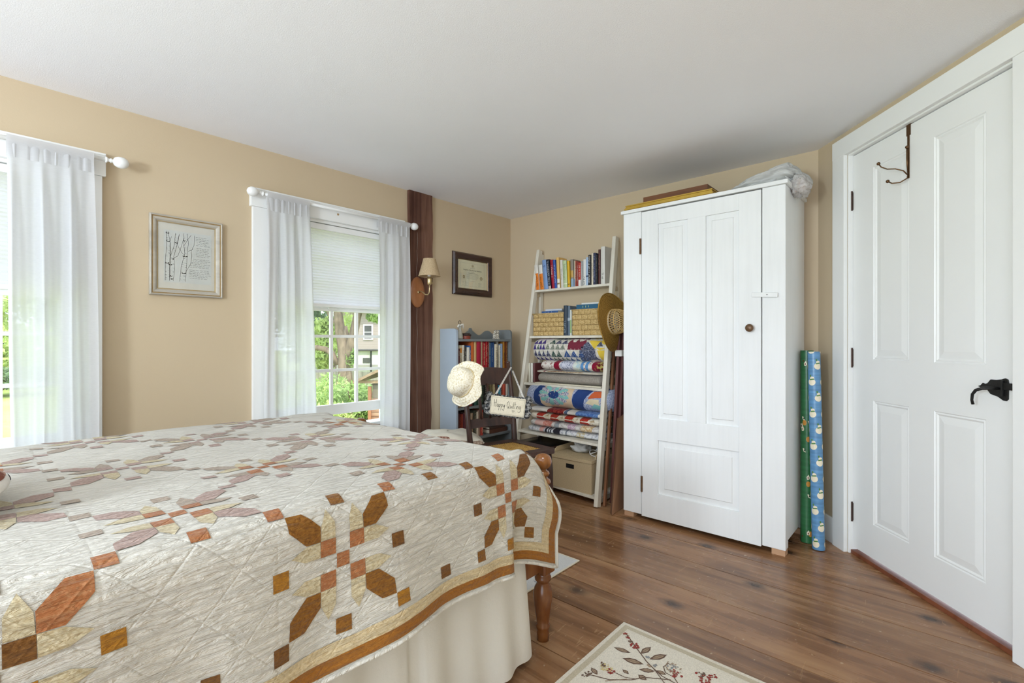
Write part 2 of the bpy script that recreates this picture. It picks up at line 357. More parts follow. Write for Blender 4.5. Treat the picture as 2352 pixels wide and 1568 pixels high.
# planks run along Y, seams at the measured X
seams = [-2.2, -1.95, -1.66, -1.4, -1.12, -.86, -.6, -.31, -.05, .22, .5, .78, 1.08, 1.378, 1.673, 1.865, 2.116, 2.40, 2.62, 2.89, 3.1, XB+.1]
rnd = random.Random(4)
mb = MB(); cols = []
mb.box(-2.2, XB+.12, -1.9, YL, -.05, -.012); cols += [(.5, .5, .1)] * 6
for a, b in zip(seams[:-1], seams[1:]):
    y = -1.9; ends = [y]
    ends = [y, -.62, YL] if b < 1.2 else [y, YL]; rnd.random()
    for y0, y1 in zip(ends[:-1], ends[1:]):
        g = .0022; dz = rnd.uniform(-.0004, .0004); mb.box(a+g, b-g, y0+.001, y1-.001, -.012, dz); cols += [(rnd.random(), rnd.random(), rnd.random())] * 6
fl = mb.build('floor', FLOOR, kind='structure')
ca = fl.data.color_attributes.new('plank', 'FLOAT_COLOR', 'CORNER')
for p, c in zip(fl.data.polygons, cols):
    for li in p.loop_indices: ca.data[li].color = (*c, 1)

# timber post in the wall
mb = MB(); px0, px1 = 2.122, 2.335
rnd = random.Random(8)
def postF(u, v):   # u around 0..1 : left face, front, right face ; v height
    wob = .012*noise.noise(Vector((3.3, v*2.1, 0))) + .006*noise.noise(Vector((9.3, v*9, 0))); wl = .004*noise.noise(Vector((5, v*4, 1)))
    pts = [(px0+wl, YL), (px0+wl+.002, YL-.026), (px1+wob-.006+.02*(v/2.2-.6), YL-.026), (px1+wob+.02*(v/2.2-.6), YL)]
    k = min(2, int(u)); f = u - k; a, b = pts[k], pts[k+1]
    return Vector((a[0]+(b[0]-a[0])*f, a[1]+(b[1]-a[1])*f + (.003*noise.noise(Vector((u*9, v*3, 4))) if 1 <= u <= 2 else 0), v))
mb.grid(postF, lin_space(0, 3, 18), lin_space(0, H, 90)); mb.build('trim_1', TIMBER, kind='structure')

# ------------------------------------------------------------------ windows
def window(name, x0, x1, tn, dots=True):
    w_ = struct(name)
    W = WHITE
    # casing boards on the room side
    mb = MB(); mb.box(x0-.082, x0, YL-.022, YL, .42, WZ1).box(x1, x1+.078, YL-.022, YL, .42, WZ1)
    mb.box(x0-.094, x1+.09, YL-.03, YL, WZ1, WZ1+.10); mb.box(x0-.094, x1+.09, YL-.033, YL, WZ1+.094, WZ1+.104)
    mb.box(x0-.06, x1+.06, YL-.022, YL, WZ0-.12, WZ0-.02)
    mb.build('casing', W, w_, bevel=.002)
    MB().box(x0-.10, x1+.09, YL-.05, YL+.05, WZ0-.022, WZ0).build('window_sill', W, w_, bevel=.003)
    mb = MB(); j = .016
    mb.box(x0, x0+j, YL, YL+.14, WZ0, WZ1).box(x1-j, x1, YL, YL+.14, WZ0, WZ1).box(x0, x1, YL, YL+.14, WZ1-j, WZ1).box(x0, x1, YL+.05, YL+.16, WZ0-.02, WZ0+.02)
    mb.build('jamb', W, w_)
    def sash(zb, zt, y, nm, bot=.055):
        s = .045; a, b = x0+j+.004, x1-j-.004
        m_ = MB(); m_.box(a, a+s, y, y+.03, zb, zt).box(b-s, b, y, y+.03, zb, zt).box(a+s, b-s, y, y+.03, zb, zb+bot).box(a+s, b-s, y, y+.03, zt-.035, zt)
        ga, gb, g0, g1 = a+s, b-s, zb+bot, zt-.035
        o = m_.build(nm, W, w_, bevel=.002)
        m_ = MB()
        for k in (1, 2, 3): x = ga+(gb-ga)*k/4; m_.box(x-.009, x+.009, y+.004, y+.024, g0, g1)
        for k in (1, 2): z = (g0 + .222*k) if nm == 'lower_sash' else g0+(g1-g0)*k/3; m_.box(ga, gb, y+.0045, y+.0235, z-.009, z+.009)
        m_.build('muntins', W, o)
        MB().box(ga, gb, y+.012, y+.015, g0, g1).build('glass', GLASS, o)
        return o
    lo = sash(.625, 1.33, YL+.045, 'lower_sash', .065)
    sash(1.30, WZ1-j, YL+.082, 'upper_sash', .035)
    m_ = MB(); cx = (x0+x1)/2; m_.box(cx-.03, cx+.03, YL+.032, YL+.045, 1.306, 1.33); m_.build('sash_lock', W, lo, bevel=.002)
    if dots:
        m_ = MB(); m_.lathe([(.0001, 0), (.007, 0), (.006, .002), (.0001, .003)], 12, Matrix.Translation((cx+.0, YL-.03, WZ1+.05)) @ Matrix.Rotation(R(90), 4, 'X')); m_.build('filled_screw_hole', M('tan_plug', '#a98a60', .6), w_)
    return w_
window('window_1', *WIN[0], 0); window('window_2', *WIN[1], 1)
# cellular shades
for (x0, x1), lb in zip(WIN, ('white pleated shade half lowered in the window beside the timber post', 'white pleated shade half lowered in the window at the left edge')):
    t_ = thing('cellular_shade', lb, 'window shade', ((x0+x1)/2, YL+.02, WZ1-.02), 0, 'pleated window shades')
    zb = 1.325; n = 27; hw = (x1-x0)/2-.02
    mb = MB(); zt = -.03; zz = lin_space(zt, zb-WZ1+.02+.012, n*2)
    mb.grid(lambda u, v: Vector((u, (.003 if round((v-zt)/(zz[1]-zz[0])) % 2 else -.003), v)), [-hw, hw], zz)
    mb.build('shade_fabric', SHADE, t_)
    MB().box(-hw, hw, -.012, .02, -.035, 0).build('head_rail', WHITE, t_, bevel=.002)
    MB().box(-hw, hw, -.010, .018, zb-WZ1+.02-.006, zb-WZ1+.02+.014).build('bottom_rail', WHITE, t_, bevel=.002)

# curtain rods and sheers
RODY, RODZ = YL-.075, 1.925
def rod(xa, xb, lb):
    t_ = thing('curtain_rod', lb, 'curtain rod', ((xa+xb)/2, RODY, RODZ), 0, 'white curtain rods')
    h_ = (xb-xa)/2
    MB().tube([(-h_, 0, 0), (h_, 0, 0)], .009, 14).build('rod', WHITE, t_, smooth=True)
    for s in (-1, 1):
        prof = [(.0001, 0), (.013, 0), (.013, .006), (.008, .01), (.008, .016), (.011, .02), (.007, .026), (.018, .033), (.0245, .045), (.026, .056), (.0245, .068), (.018, .079), (.008, .085), (.0001, .086)]
        MB().lathe(prof, 24, Matrix.Translation((s*(h_-.005), 0, 0)) @ Matrix.Rotation(R(90*s), 4, 'Y')).build('finial', WHITE, t_, smooth=True)
        mb = MB(); x = s*(h_-.05); mb.box(x-.008, x+.008, .0, .047, -.008, .006).box(x-.01, x+.01, .038, .0445, -.03, .028); mb.build('bracket', WHITE, t_, bevel=.002)
    return t_
a = atY(603, 442, RODY); b = atY(938, 517, RODY)
rod(a.x+.0, b.x, 'white wooden curtain rod over the window beside the timber post')
b2 = atY(245, 365, RODY); rod(b2.x-1.14, b2.x, 'white wooden curtain rod over the window at the left edge')
def curtain(xt0, xt1, xb0, xb1, z0, nf, amp, lb, seed, tabs=False):
    rr = random.Random(seed); ph = [rr.uniform(0, 6.28) for _ in range(6)]; ms = [rr.uniform(.75, 1.3) for _ in range(4)]
    def Fn(u, v):   # u 0..1 across, v 0 top ..1 bottom
        k = v**.75; xa = xt0+(xb0-xt0)*k; xb_ = xt1+(xb1-xt1)*k
        uu = u + .012*math.sin(u*17+ph[4])*(1-v)
        x = xa+(xb_-xa)*uu + .006*math.sin(v*5+u*9+ph[0])*v
        A = amp*(.35+.65*min(1, v*4))
        s = math.sin(2*math.pi*nf*u*ms[0]+ph[1]+.5*math.sin(v*2.5+ph[2])) * .75 + math.sin(2*math.pi*nf*1.7*u+ph[3]+v*.8)*.35
        z = RODZ+.012 - (RODZ+.012-z0)*v
        y = RODY + A*s*(1-math.exp(-(v*12)**2))
        if v < .015: y = RODY - .012 * (1 if s > -9 else -1)
        return Vector((x, y-.012, z))
    t_ = thing('sheer_curtain', lb, 'curtain', ((xb0+xb1)/2, RODY, z0), 0, 'white sheer curtains')
    L = t_.location
    mb = MB(); mb.grid(lambda u, v: Fn(u, v)-L, lin_space(0, 1, 110), [0, .01, .02, .035, .05, .065, .08]+lin_space(.1, 1, 34)); mb.build('panel', SHEER, t_, smooth=True)
    # pocket wrapped over the rod and gathered
    def Pk(u, v):
        s = math.sin(2*math.pi*nf*2.3*u+ph[1]); r = .0125+.003*s; an = v
        x = xt0+(xt1-xt0)*u + .004*math.sin(u*40+ph[2])
        if v < 0: return Vector((x, RODY-r-.001, RODZ+v+.0))
        if v > math.pi: return Vector((x, RODY+r*.9, RODZ-(v-math.pi)))
        return Vector((x, RODY-r*math.cos(an), RODZ+.0+r*math.sin(an)))
    if tabs:
        mb = MB(); n = 5
        for i in range(n):
            a_, b_ = (i+.02)/n, (i+.72)/n if i < n-1 else 1
            mb.grid(lambda u, v: Pk(u, v)-L, lin_space(a_, b_, 8), [-.075, -.05, -.02, 0, .5, 1.0, 1.57, 2.1, 2.6, 3.1415, 3.16, 3.2])
    else:
        mb = MB(); mb.grid(lambda u, v: Pk(u, v)-L, lin_space(0, 1, 80), [-.09, -.06, -.03, 0, .5, 1.0, 1.57, 2.1, 2.6, 3.1415, 3.16, 3.2])
    mb.build('rod_pocket', SHEER, t_, smooth=True)
    return t_
X = lambda px, y=RODY: atY(px, 600, y).x
curtain(X(612), X(707), X(604), X(722), .30, 3.1, .028, 'white sheer curtain at the left side of the window beside the timber post', 3)
curtain(X(868), X(938), X(866), X(937), .30, 2.6, .026, 'white sheer curtain tied flat against the window edge touching the timber post', 5)
curtain(X(14), X(212), X(26), X(226), .22, 3.6, .03, 'white sheer tab curtain covering the window at the left edge', 11, True)

# ------------------------------------------------------------------ door
d_ = struct('door_1'); NF = -.022   # door face a little behind the wall plane
pan = [(.405, .625, .20, .81), (.755, .982, .20, .81), (.405, .625, 1.012, 1.955), (.755, .982, 1.012, 1.955)]
ts = [D0, .405, .625, .755, .982, D1]; zs = [.034, .20, .81, 1.012, 1.955, DH]
mb = MB(dw)
for i in range(5):
    for j in range(5):
        if i in (1, 3) and j in (1, 3): continue
        mb.box(ts[i], ts[i+1], NF-.035, NF, zs[j], zs[j+1])
for (a, b, c, d) in pan:      # moulded frame, sunk border, raised field
    def ringf(a, b, c, d, ins0, n0, ins1, n1):
        P = [(a+ins0, c+ins0), (b-ins0, c+ins0), (b-ins0, d-ins0), (a+ins0, d-ins0)]; Q = [(a+ins1, c+ins1), (b-ins1, c+ins1), (b-ins1, d-ins1), (a+ins1, d-ins1)]
        mb._add([(p[0], n0, p[1]) for p in P] + [(q[0], n1, q[1]) for q in Q], [(k, (k+1)%4, 4+(k+1)%4, 4+k) for k in range(4)])
    for s in ((0, NF, .004, NF-.004), (.004, NF-.004, .010, NF-.002), (.010, NF-.002, .017, NF-.007), (.017, NF-.007, .046, NF-.002)): ringf(a, b, c, d, *s)
    mb._add([(a+.046, NF-.002, c+.046), (b-.046, NF-.002, c+.046), (b-.046, NF-.002, d-.046), (a+.046, NF-.002, d-.046)], [(0, 1, 2, 3)])
mb.build('door_panel', WHITE, d_, weld=True)
for z in (1.83, 1.015, .215):
    mb = MB(dw); mb.box(D0-.012, D0+.001, NF-.012, NF+.003, z-.045, z+.045); mb.tube([(D0-.004, NF+.006, z-.05), (D0-.004, NF+.006, z+.052)], .0055, 10)
    mb.build('hinge', DARKHINGE, d_)
mb = MB(dw)
T0, Z0 = 1.030, .935
op = [(-.078, -.003), (-.066, .002), (-.058, .011), (-.050, .008), (-.04, .011), (-.028, .026), (-.008, .026), (.012, .029), (.026, .034), (.036, .030), (.038, .02), (.037, -.04), (.030, -.047), (.018, -.046), (0, -.035), (-.028, -.028), (-.04, -.014), (-.05, -.010), (-.058, -.013), (-.066, -.007)]
mb.prism(op, NF-.002, NF+.004, lambda a, b, d: Vector((T0+a, d, Z0+b)))
mb.box(T0+.022, T0+.054, NF+.004, NF+.010, Z0-.007, Z0+.018).box(T0+.020, T0+.026, NF+.004, NF+.014, Z0-.03, Z0+.026)
lt = mb.build('latch_plate', IRON, d_, bevel=.0015)
mb = MB(dw); mb.tube([(T0+.005, NF+.004, Z0-.004), (T0-.0, NF+.025, Z0-.004), (T0-.015, NF+.045, Z0-.006), (T0-.032, NF+.052, Z0-.014), (T0-.044, NF+.053, Z0-.03), (T0-.05, NF+.05, Z0-.052), (T0-.050, NF+.046, Z0-.068)], [.005, .006, .006, .0055, .005, .0045, .005], 10)
mb.build('lever', IRON, lt, smooth=True)
mb = MB(dw)
mb.box(D0-.105, D0-.012, 0, .02, 0, DH+.105).box(D1+.012, D1+.105, 0, .016, 0, DH+.105).box(D0-.105, D1+.105, -.001, .021, DH+.012, DH+.105)
mb.box(D0-.012, D0-.002, -.12, .0, 0, DH+.012).box(D1+.002, D1+.012, -.12, 0, 0, DH+.012).box(D0-.012, D1+.012, -.12, 0, DH+.004, DH+.014)
mb.build('trim_2', WHITE, kind='structure', bevel=.002)
mb = MB(dw); mb.box(0.02, D0-.106, 0, .014, 0, .14); mb.build('baseboard_right', WHITE, kind='structure', bevel=.002)
MB().box(XB-.014, XB, .55, YL, 0, .12).build('baseboard_back', WHITE, kind='structure', bevel=.002)
mb = MB(); mb.box(-2.2, px0-.02, YL-.014, YL, 0, .12).box(px1+.03, XB-.014, YL-.014, YL, 0, .12); mb.build('baseboard_left', WHITE, kind='structure', bevel=.002)
# over-the-door hook
hk = thing('over_door_hook', 'bronze double hook hanging over the top of the white door', 'hook', DW(.624, 0, DH))
hb = MB(dw); tt = .624
hb.box(tt-.011, tt+.011, NF+.001, NF+.003, DH-.045, DH+.004).box(tt-.005, tt+.005, NF+.001, NF+.004, DH-.235, DH-.04).box(tt-.011, tt+.011, NF-.036, NF+.003, DH+.002, DH+.004)
o = hb.build('hanger_strip', BRONZE); o.parent = hk; o.matrix_parent_inverse = Matrix.Translation(-hk.location)
def arms(pts, nm):
    P = [(tt+a, NF+n, DH+h) for a, n, h in pts]
    m_ = MB(dw); m_.tube(P, .0027, 8); m_.sphere(P[-1], .0075, 10)
    o = m_.build(nm, BRONZE, smooth=True); o.parent = hk; o.matrix_parent_inverse = Matrix.Translation(-hk.location)
arms([(0, .004, -.222), (-.004, .022, -.2), (-.02, .045, -.186), (-.04, .066, -.18), (-.055, .082, -.165), (-.06, .09, -.148)], 'upper_arm')
arms([(0, .004, -.215), (0, .008, -.235), (-.012, .03, -.25), (-.03, .052, -.248), (-.042, .062, -.235)], 'lower_arm')
m_ = MB(dw); m_.tube([(tt+.0, NF+.005, DH-.21), (tt+.004, NF+.012, DH-.16), (tt+.004, NF+.012, DH-.10)], .003, 8); m_.sphere((tt+.004, NF+.012, DH-.098), .007, 10)
o = m_.build('stem', BRONZE, smooth=True); o.parent = hk; o.matrix_parent_inverse = Matrix.Translation(-hk.location)

# ------------------------------------------------------------------ bed
def turned(prof, x, y, name, mt, parent, n=28, z0=0):
    return MB().lathe(prof, n, Matrix.Translation((x, y, z0)), caps=True).build(name, mt, parent, smooth=True)
bed = thing('bed', 'stained maple bed with turned posts under a patchwork quilt', 'bed', (0, 0, 0))
PX, PYN, PYF = 1.412, 1.105, 2.36
top_prof = [(.017, .455), (.024, .46), (.027, .467), (.022, .474), (.024, .48), (.025, .518), (.029, .524), (.030, .530), (.025, .536), (.023, .545), (.0225, .572), (.0285, .577), (.0295, .583), (.028, .589), (.018, .597), (.015, .602), (.022, .606), (.025, .613), (.023, .620), (.014, .625), (.012, .629), (.020, .633), (.028, .640), (.0325, .652), (.0330, .660), (.030, .671), (.024, .679), (.012, .6845), (.0005, .686)]
bot_prof = [(.0225, 0), (.0235, .03), (.022, .038), (.026, .046), (.027, .054), (.022, .062), (.026, .085), (.034, .14), (.036, .17), (.031, .195), (.022, .21), (.024, .216), (.030, .222), (.031, .232), (.026, .24), (.03, .25)]
for y in (PYN, PYF):
    p = MB().box(PX-.033, PX+.033, y-.033, y+.033, .25, .455).build('post', MAPLE, bed, bevel=.006)
    turned(top_prof, PX, y, 'turned_finial', MAPLE, p); turned(bot_prof, PX, y, 'foot', MAPLE, p)
# footboard with a curved top
mb = MB(); pts = []
for i in range(41):
    s = i/40; y = PYN+.03+(PYF-PYN-.06)*s; e = min(s, 1-s)
    pts.append((y, .50+.09*(1-math.cos(min(1, e/.16)*math.pi))/2+.05*math.sin(s*math.pi)))
mb.prism([(PYN+.03, .30)]+pts+[(PYF-.03, .30)], PX-.012, PX+.012, lambda a, b, d: Vector((d, a, b))); mb.build('footboard', MAPLE, bed, bevel=.004)
for y in (PYN, PYF): MB().box(-.78, PX-.03, y-.013, y+.013, .26, .38).build('side_rail', MAPLE, bed, bevel=.003)
MB().box(-.80, 1.20, PYN+.0, PYF-.02, .34, .52).build('box_spring', M('box_spring_ticking', '#d9d4c8', .9), bed, bevel=.03)
MB().box(-.80, 1.19, PYN-.02, PYF+.0, .522, .705).build('mattress', M('mattress_cotton', '#e3dfd6', .9), bed, bevel=.05, seg=4)
mb = MB(); mb.box(-.84, -.80, PYN, PYF, .3, .95); mb.build('headboard', MAPLE, bed, bevel=.01)
# bed skirt: pleated cotton down to the floor
def skirtF(u, v):
    # u along: side from head to foot corner, then across the foot ; v 0 top..1 bottom
    L1 = 1.30+.75
    f = .011*math.sin(u*21)+.008*math.sin(u*47+1)+.006*math.sin(u*9.3+2)
    f *= (.25+.75*v); out = .03*v
    if abs((u % .62)-.31) < .02: f -= .012*v
    zb = .03 + .012*math.sin(u*5)
    z = .44+(zb-.44)*v
    rc = .06; a = L1 - rc
    if u < a: return Vector((-.75+u, 1.075-out-f, z))
    if u < a+rc*1.5708:
        th = (u-a)/rc; r = rc+out+f
        return Vector((-.75+a+r*math.sin(th), 1.075+rc-r*math.cos(th), z))
    q = u-a-rc*1.5708
    return Vector((-.75+a+rc+out+f, 1.075+rc+q, z))
mb = MB(); mb.grid(skirtF, lin_space(0, 3.2, 420), lin_space(0, 1, 12)); mb.box(-.75, 1.30, 1.10, PYF-.03, .432, .438)
sk = mb.build('bed_skirt', SKIRT, smooth=True); tag(sk, 'plain off-white cotton bed skirt hanging to the floor below the quilt', 'bed skirt')
def hemF(u, v): p = skirtF(u, v); return p + Vector((0, -.0015, 0)) if u < 1.95 else p + Vector((.0015, 0, 0))
# quilt -------------------------------------------------------------
P_ = .1325*2; U_ = P_/8                         # cell pitch and patch unit
XM = .543; BQ = .357                           # a flower centre along X ; first square line above the near edge
QT = .752; XF0, YN0, YF0 = 1.165, 1.035, 2.285
QX1 = 1.315; QX0 = -.62
RQ = .06
def roll(s, r=RQ, slope=.10):                  # s beyond the flat edge -> (out, drop)
    if s <= 0: return s, 0.0
    th = s/r; lim = math.pi/2 - slope
    if th < lim: return r*math.sin(th), r*(1-math.cos(th))
    e = s - r*lim; return r*math.sin(lim)+e*math.sin(slope), r*(1-math.cos(lim))+e*math.cos(slope)
QW = BQ*2 + (YF0-YN0) - .06
def quiltF(a, b):
    # a = position along the bed, b = distance from the near edge of the cloth across the bed
    side = BQ + .022 - b                       # >0 beyond the near mattress edge
    far = b - (BQ + .022 + (YF0 - YN0))
    q = max(side, far)
    p = a - XF0
    top = QT + .006*noise.noise(Vector((a*3, b*3, 1))) + .0035*noise.noise(Vector((a*9, b*14, 3))) + .001*noise.noise(Vector((a*22, b*55, 8)))
    w = 0 if q <= 0 else (lambda t: t*t*(3-2*t))(min(1, q/.24))
    pr, pd = roll(p, .085, .25)
    pr2 = p * 1.22 if p > 0 else p
    x = XF0 + (pr*(1-w) + pr2*w)
    oo, dd = roll(q) if q > 0 else (0, 0)
    if side > 0: y = YN0 - oo
    elif far > 0: y = YF0 + oo
    else: y = YN0 - side
    z = top - dd - (pd*(1-.5*w)+.12*p*w if p > 0 else 0)
    if p > -.25 and q <= 0: z -= .012*min(1, (p+.25)/.25)**2
    if q > 0:
        k = min(1, q/.36)
        wave = .013*math.sin(a*9.5+1.2)+.010*math.sin(a*21+.4)+.004*noise.noise(Vector((a*14, q*9, 5)))
        # fold near the foot corner: cloth beyond it hangs further in
        xc = 1.098 + .03*(1-k)
        st = 1/(1+math.exp(-max(-50, min(50, (a-xc)/.0045)))) * max(0, min(1, (k-.40)/.35))
        s = (-wave*k*k + .062*st*k - .022*k*k*math.exp(-((a-1.07)/.05)**2))
        if side > 0: y += s
        else: y -= s
        x += .012*k*math.sin(a*9.5)
        z += .03*k*k*max(0, -(a-.4))*.6 + .015*math.sin(a*7+2)*k*k
    return Vector((x, y, z))
pat = []; rq = random.Random(21)
j0 = BQ
def cell(cx, cy, key):
    rr = random.Random(key)
    onside = cy < BQ
    if onside: leafm = [rr.choice([1, 1, 1, 2]) for _ in range(4)]; pk = 3
    else: leafm = [rr.choice([9, 9, 10]) for _ in range(4)]; pk = rr.choice([3, 9, 9])  # top patches paler: the window glare is put into their colours
    if onside and cx < .2: leafm = [3, 1, 2, 6]
    def sq(x, y, m, h=.5): pat.append((m, [(cx+(x-h)*U_, cy+(y-h)*U_), (cx+(x+h)*U_, cy+(y-h)*U_), (cx+(x+h)*U_, cy+(y+h)*U_), (cx+(x-h)*U_, cy+(y+h)*U_)]))
    sq(0, 0, pk, .42)
    for k, (sx, sy) in enumerate(((1, 1), (-1, 1), (-1, -1), (1, -1))):
        c3 = [pk if not (onside and cx < .2) else rr.choice([11, 2])][0]
        sq(sx*.98, sy*.98, c3, .5)
        pat.append((leafm[k], [(cx+sx*x*U_, cy+sy*y*U_) for x, y in ((1.48, 1.48), (2.4, 1.48), (3.45, 2.5), (3.5, 3.5), (2.5, 3.45), (1.48, 2.4))]))
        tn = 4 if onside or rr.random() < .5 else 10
        for pl in (((.5, 1.5), (1.46, 1.5), (1.42, 2.4), (.95, 3.35), (.5, 2.5)), ((1.5, .5), (2.5, .5), (3.35, .95), (2.4, 1.42), (1.5, 1.46))):
            pat.append((tn, [(cx+sx*x*U_, cy+sy*y*U_) for x, y in pl]))
i_ = 0
nx0, nx1 = -5, 3
for j in range(-1, 6):
    cyc = BQ - P_/2 + (j+1)*P_
    for i in range(nx0, nx1):
        cxc = XM + i*P_
        if cxc + P_*.5 > QX1 - .06: continue
        if (i + j + 1) % 2 == 0: cell(cxc, cyc, i*31+j)
# corner flower column: XM+2P = 1.073
cnt = 0
lim_x = XM + 2*P_ + P_/2
for j in range(-1, 7):
    for i in range(nx0*2, 6):
        for odd in (0, 1):
            pass
pts_ = set()
for j in range(0, 14):
    y = BQ - P_ + j*P_/2
    for i in range(-9, 6):
        x = XM + i*P_/2
        if (i + j) % 2 == 1 and not False:
            # corners of cells: i odd & j even ; edge midpoints: i even & j even / i odd & j odd
            pass
        corner = (i % 2 != 0) and (j % 2 == 0); mid = ((i % 2 == 0) and (j % 2 == 0)) or ((i % 2 != 0) and (j % 2 == 1))
        if (corner or mid) and x < lim_x + .01: pts_.add((round(x, 4), round(y, 4)))
for (x, y) in sorted(pts_):
    rr = random.Random(int(x*1000)*77+int(y*1000)); side_ = y < BQ + .01
    m_ = rr.choice([1, 2, 2, 11]) if y < BQ - .01 else (rr.choice([1, 3, 1]) if side_ else rr.choice([9, 10, 10]))  # squares on the top take the same glare-paled colours
    if abs(y-BQ) < .02 and x < .5: m_ = 3
    h = .5*U_*.96
    if y > BQ - P_ - .01: pat.append((m_, [(x-h, y-h), (x+h, y-h), (x+h, y+h), (x-h, y+h)]))
# borders along the near edge, the foot edge and the far edge
e0, e1, e2 = .010, .036, .064
bx = QX1
for (ya, yb, m_) in ((e0, e1, 5), (e1, e2, 7)):
    pat.append((m_, [(QX0, ya), (bx-ya, ya), (bx-yb, yb), (QX0, yb)]))
    pat.append((m_, [(bx-ya, ya), (bx-ya, QW-ya), (bx-yb, QW-yb), (bx-yb, yb)]))
    pat.append((m_, [(QX0, QW-ya), (bx-ya, QW-ya), (bx-yb, QW-yb), (QX0, QW-yb)]))
mb = MB()
patched(mb, quiltF, QX0, QX1, 150, 0, QW, 130, pat, .0012)
edge = [quiltF(a, 0) for a in lin_space(QX0, QX1, 240)] + [quiltF(QX1, b) for b in lin_space(0, QW, 160)[1:]] + [quiltF(a, QW) for a in reversed(lin_space(QX0, QX1, 100))][1:]
mb.mat(8).tube(edge, .0055, 8)
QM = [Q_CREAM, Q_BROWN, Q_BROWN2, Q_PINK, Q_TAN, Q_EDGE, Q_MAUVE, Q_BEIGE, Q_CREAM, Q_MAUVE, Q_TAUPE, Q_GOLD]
ql = mb.build('patchwork_quilt', QM, smooth=True, weld=True)
sgn = 1
tag(ql, 'cream patchwork quilt with ochre flower blocks spread over the bed', 'quilt')
# decorated pillow at the left edge
def pillow(name, lb, loc, sx, sy, sz, rz, pats, mats, tilt=0, cat='pillow'):
    t_ = thing(name, lb, cat, loc, rz)
    def Fn(u, v):
        th = u*2*math.pi
        # superellipse plan, v from -1..1 bottom to top
        z = math.sin(v*math.pi/2); rr = math.cos(v*math.pi/2)**.55
        c, s = math.cos(th), math.sin(th); e = (abs(c)**5+abs(s)**5)**(-.2)
        x, y = c*e*rr, s*e*rr
        zz = z*(1-.75*max(abs(x), abs(y))**4)
        wr = .012*noise.noise(Vector((x*3, y*3, z*2+5)))
        return Matrix.Rotation(tilt, 3, 'X') @ Vector((x*sx, y*sy, zz*sz+sz+wr))
    mb = MB(); patched(mb, Fn, 0, 1, 72, -.999, .999, 36, pats, .0015)
    mb.build('cover', mats, t_, smooth=True, weld=True); return t_
PRINTM = M_cloth('floral_print_brown', '#7a4a3c', '#b08a78', 60, .5); WCLOTH = M_cloth('white_pillow_cotton', '#e9e6e2')
def blob(cu, cv, ru, rv, n=14): return [(cu+ru*math.cos(k*2*math.pi/n), cv+rv*math.sin(k*2*math.pi/n)) for k in range(n)]
pillow('pillow', 'white pillow with brown feather print lying on the quilt at the left edge', (-.19, 1.50, .748), .235, .20, .072, R(8),
    [(1, blob(.96, .42, .03, .2)), (1, blob(.03, .45, .03, .16)), (2, blob(.02, .08, .02, .12)), (1, blob(.88, .3, .03, .15)), (2, blob(.93, .05, .012, .1)), (1, blob(.80, .5, .03, .2)), (2, blob(.99, .66, .04, .05))], [WCLOTH, PRINTM, M_cloth('dark_print', '#3d3440')])
# cushion beyond the bed, on the near side of the blue bookcase
cz = at(1015, 985, 3.1)
t_ = pillow('cushion', 'cream cushion with brown printed patches between the bed and the blue bookcase', (2.11, 2.45, .34), .24, .20, .085, R(-35),
    [(1, blob(.60, .45, .10, .25)), (1, blob(.80, .3, .09, .25)), (2, blob(.70, .65, .05, .1)), (1, blob(.45, .35, .05, .2))], [M_cloth('cream_cushion_cotton', '#ddd6c6'), M_cloth('brown_print_patch', '#8d7868', '#b09c8a', 70, .5), PRINTM])
st = thing('footstool', 'low dark wooden stool under the cream cushion beyond the bed', 'stool', (2.11, 2.45, 0), R(-35))
MB().box(-.2, .2, -.17, .17, .31, .34).build('seat', DARKWOOD, st, bevel=.006)
for sx in (-1, 1):
    for sy in (-1, 1): MB().tube([(sx*.16, sy*.13, 0), (sx*.15, sy*.12, .31)], [.014, .02], 12).build('leg', DARKWOOD, st, smooth=True)

# ------------------------------------------------------------------ wardrobe
wd = thing('wardrobe', 'tall white painted wardrobe with one panelled door and a small brown knob', 'wardrobe', (0, 0, 0))
WX, WXB, WYR, WYL, WZ = 2.765, 3.215, .598, 1.515, 1.925
DR, DL = .712, 1.389
mb = MB()
mb.box(WX, WX+.022, WYR, DR-.004, .032, WZ-.022).box(WX, WX+.022, DL+.004, WYL, .032, WZ-.022)
mb.box(WX+.0225, WXB, WYR+.001, WYR+.022, .07, WZ-.022).box(WX+.0225, WXB, WYL-.022, WYL-.001, .07, WZ-.022).box(WXB-.012, WXB, WYR+.022, WYL-.022, .05, WZ-.03)
mb.box(WX+.0225, WXB-.012, WYR+.022, WYL-.022, .06, .08).box(WX+.0225, WXB-.012, WYR+.022, WYL-.022, 1.0, 1.02)
mb.box(WX+.0225, WX+.06, WYR+.001, WYR+.022, .032, .07).box(WXB-.05, WXB, WYR+.001, WYR+.022, .032, .07).box(WXB-.05, WXB, WYL-.022, WYL-.001, .032, .07)
mb.build('carcass', WARD, wd, bevel=.0025)
MB().box(WX-.012, WXB+.005, WYR-.012, WYL+.014, WZ-.021, WZ).build('top_board', WARD, wd, bevel=.003)
dr = bpy.data.objects.new('door', None); COL.objects.link(dr); dr.parent = wd
st = [(DR, .821), (.821, .9985), (.9985, 1.102), (1.102, 1.283), (1.283, DL)]
z0, z1 = .026, WZ-.028; pa = [(.821, .9985, .636, 1.808), (1.102, 1.283, .636, 1.808), (.821, 1.283, .18, .505)]
mb = MB(); t0, t1 = WX-.004, WX+.020
mb.box(t0, t1, DR, .821, z0, z1).box(t0, t1, 1.283, DL, z0, z1).box(t0, t1, .821, 1.283, 1.808, z1).box(t0, t1, .821, 1.283, .505, .636).box(t0, t1, .821, 1.283, z0, .18).box(t0, t1, .9985, 1.102, .636, 1.808)
mb.build('door_frame', WARD, dr, bevel=.0012)
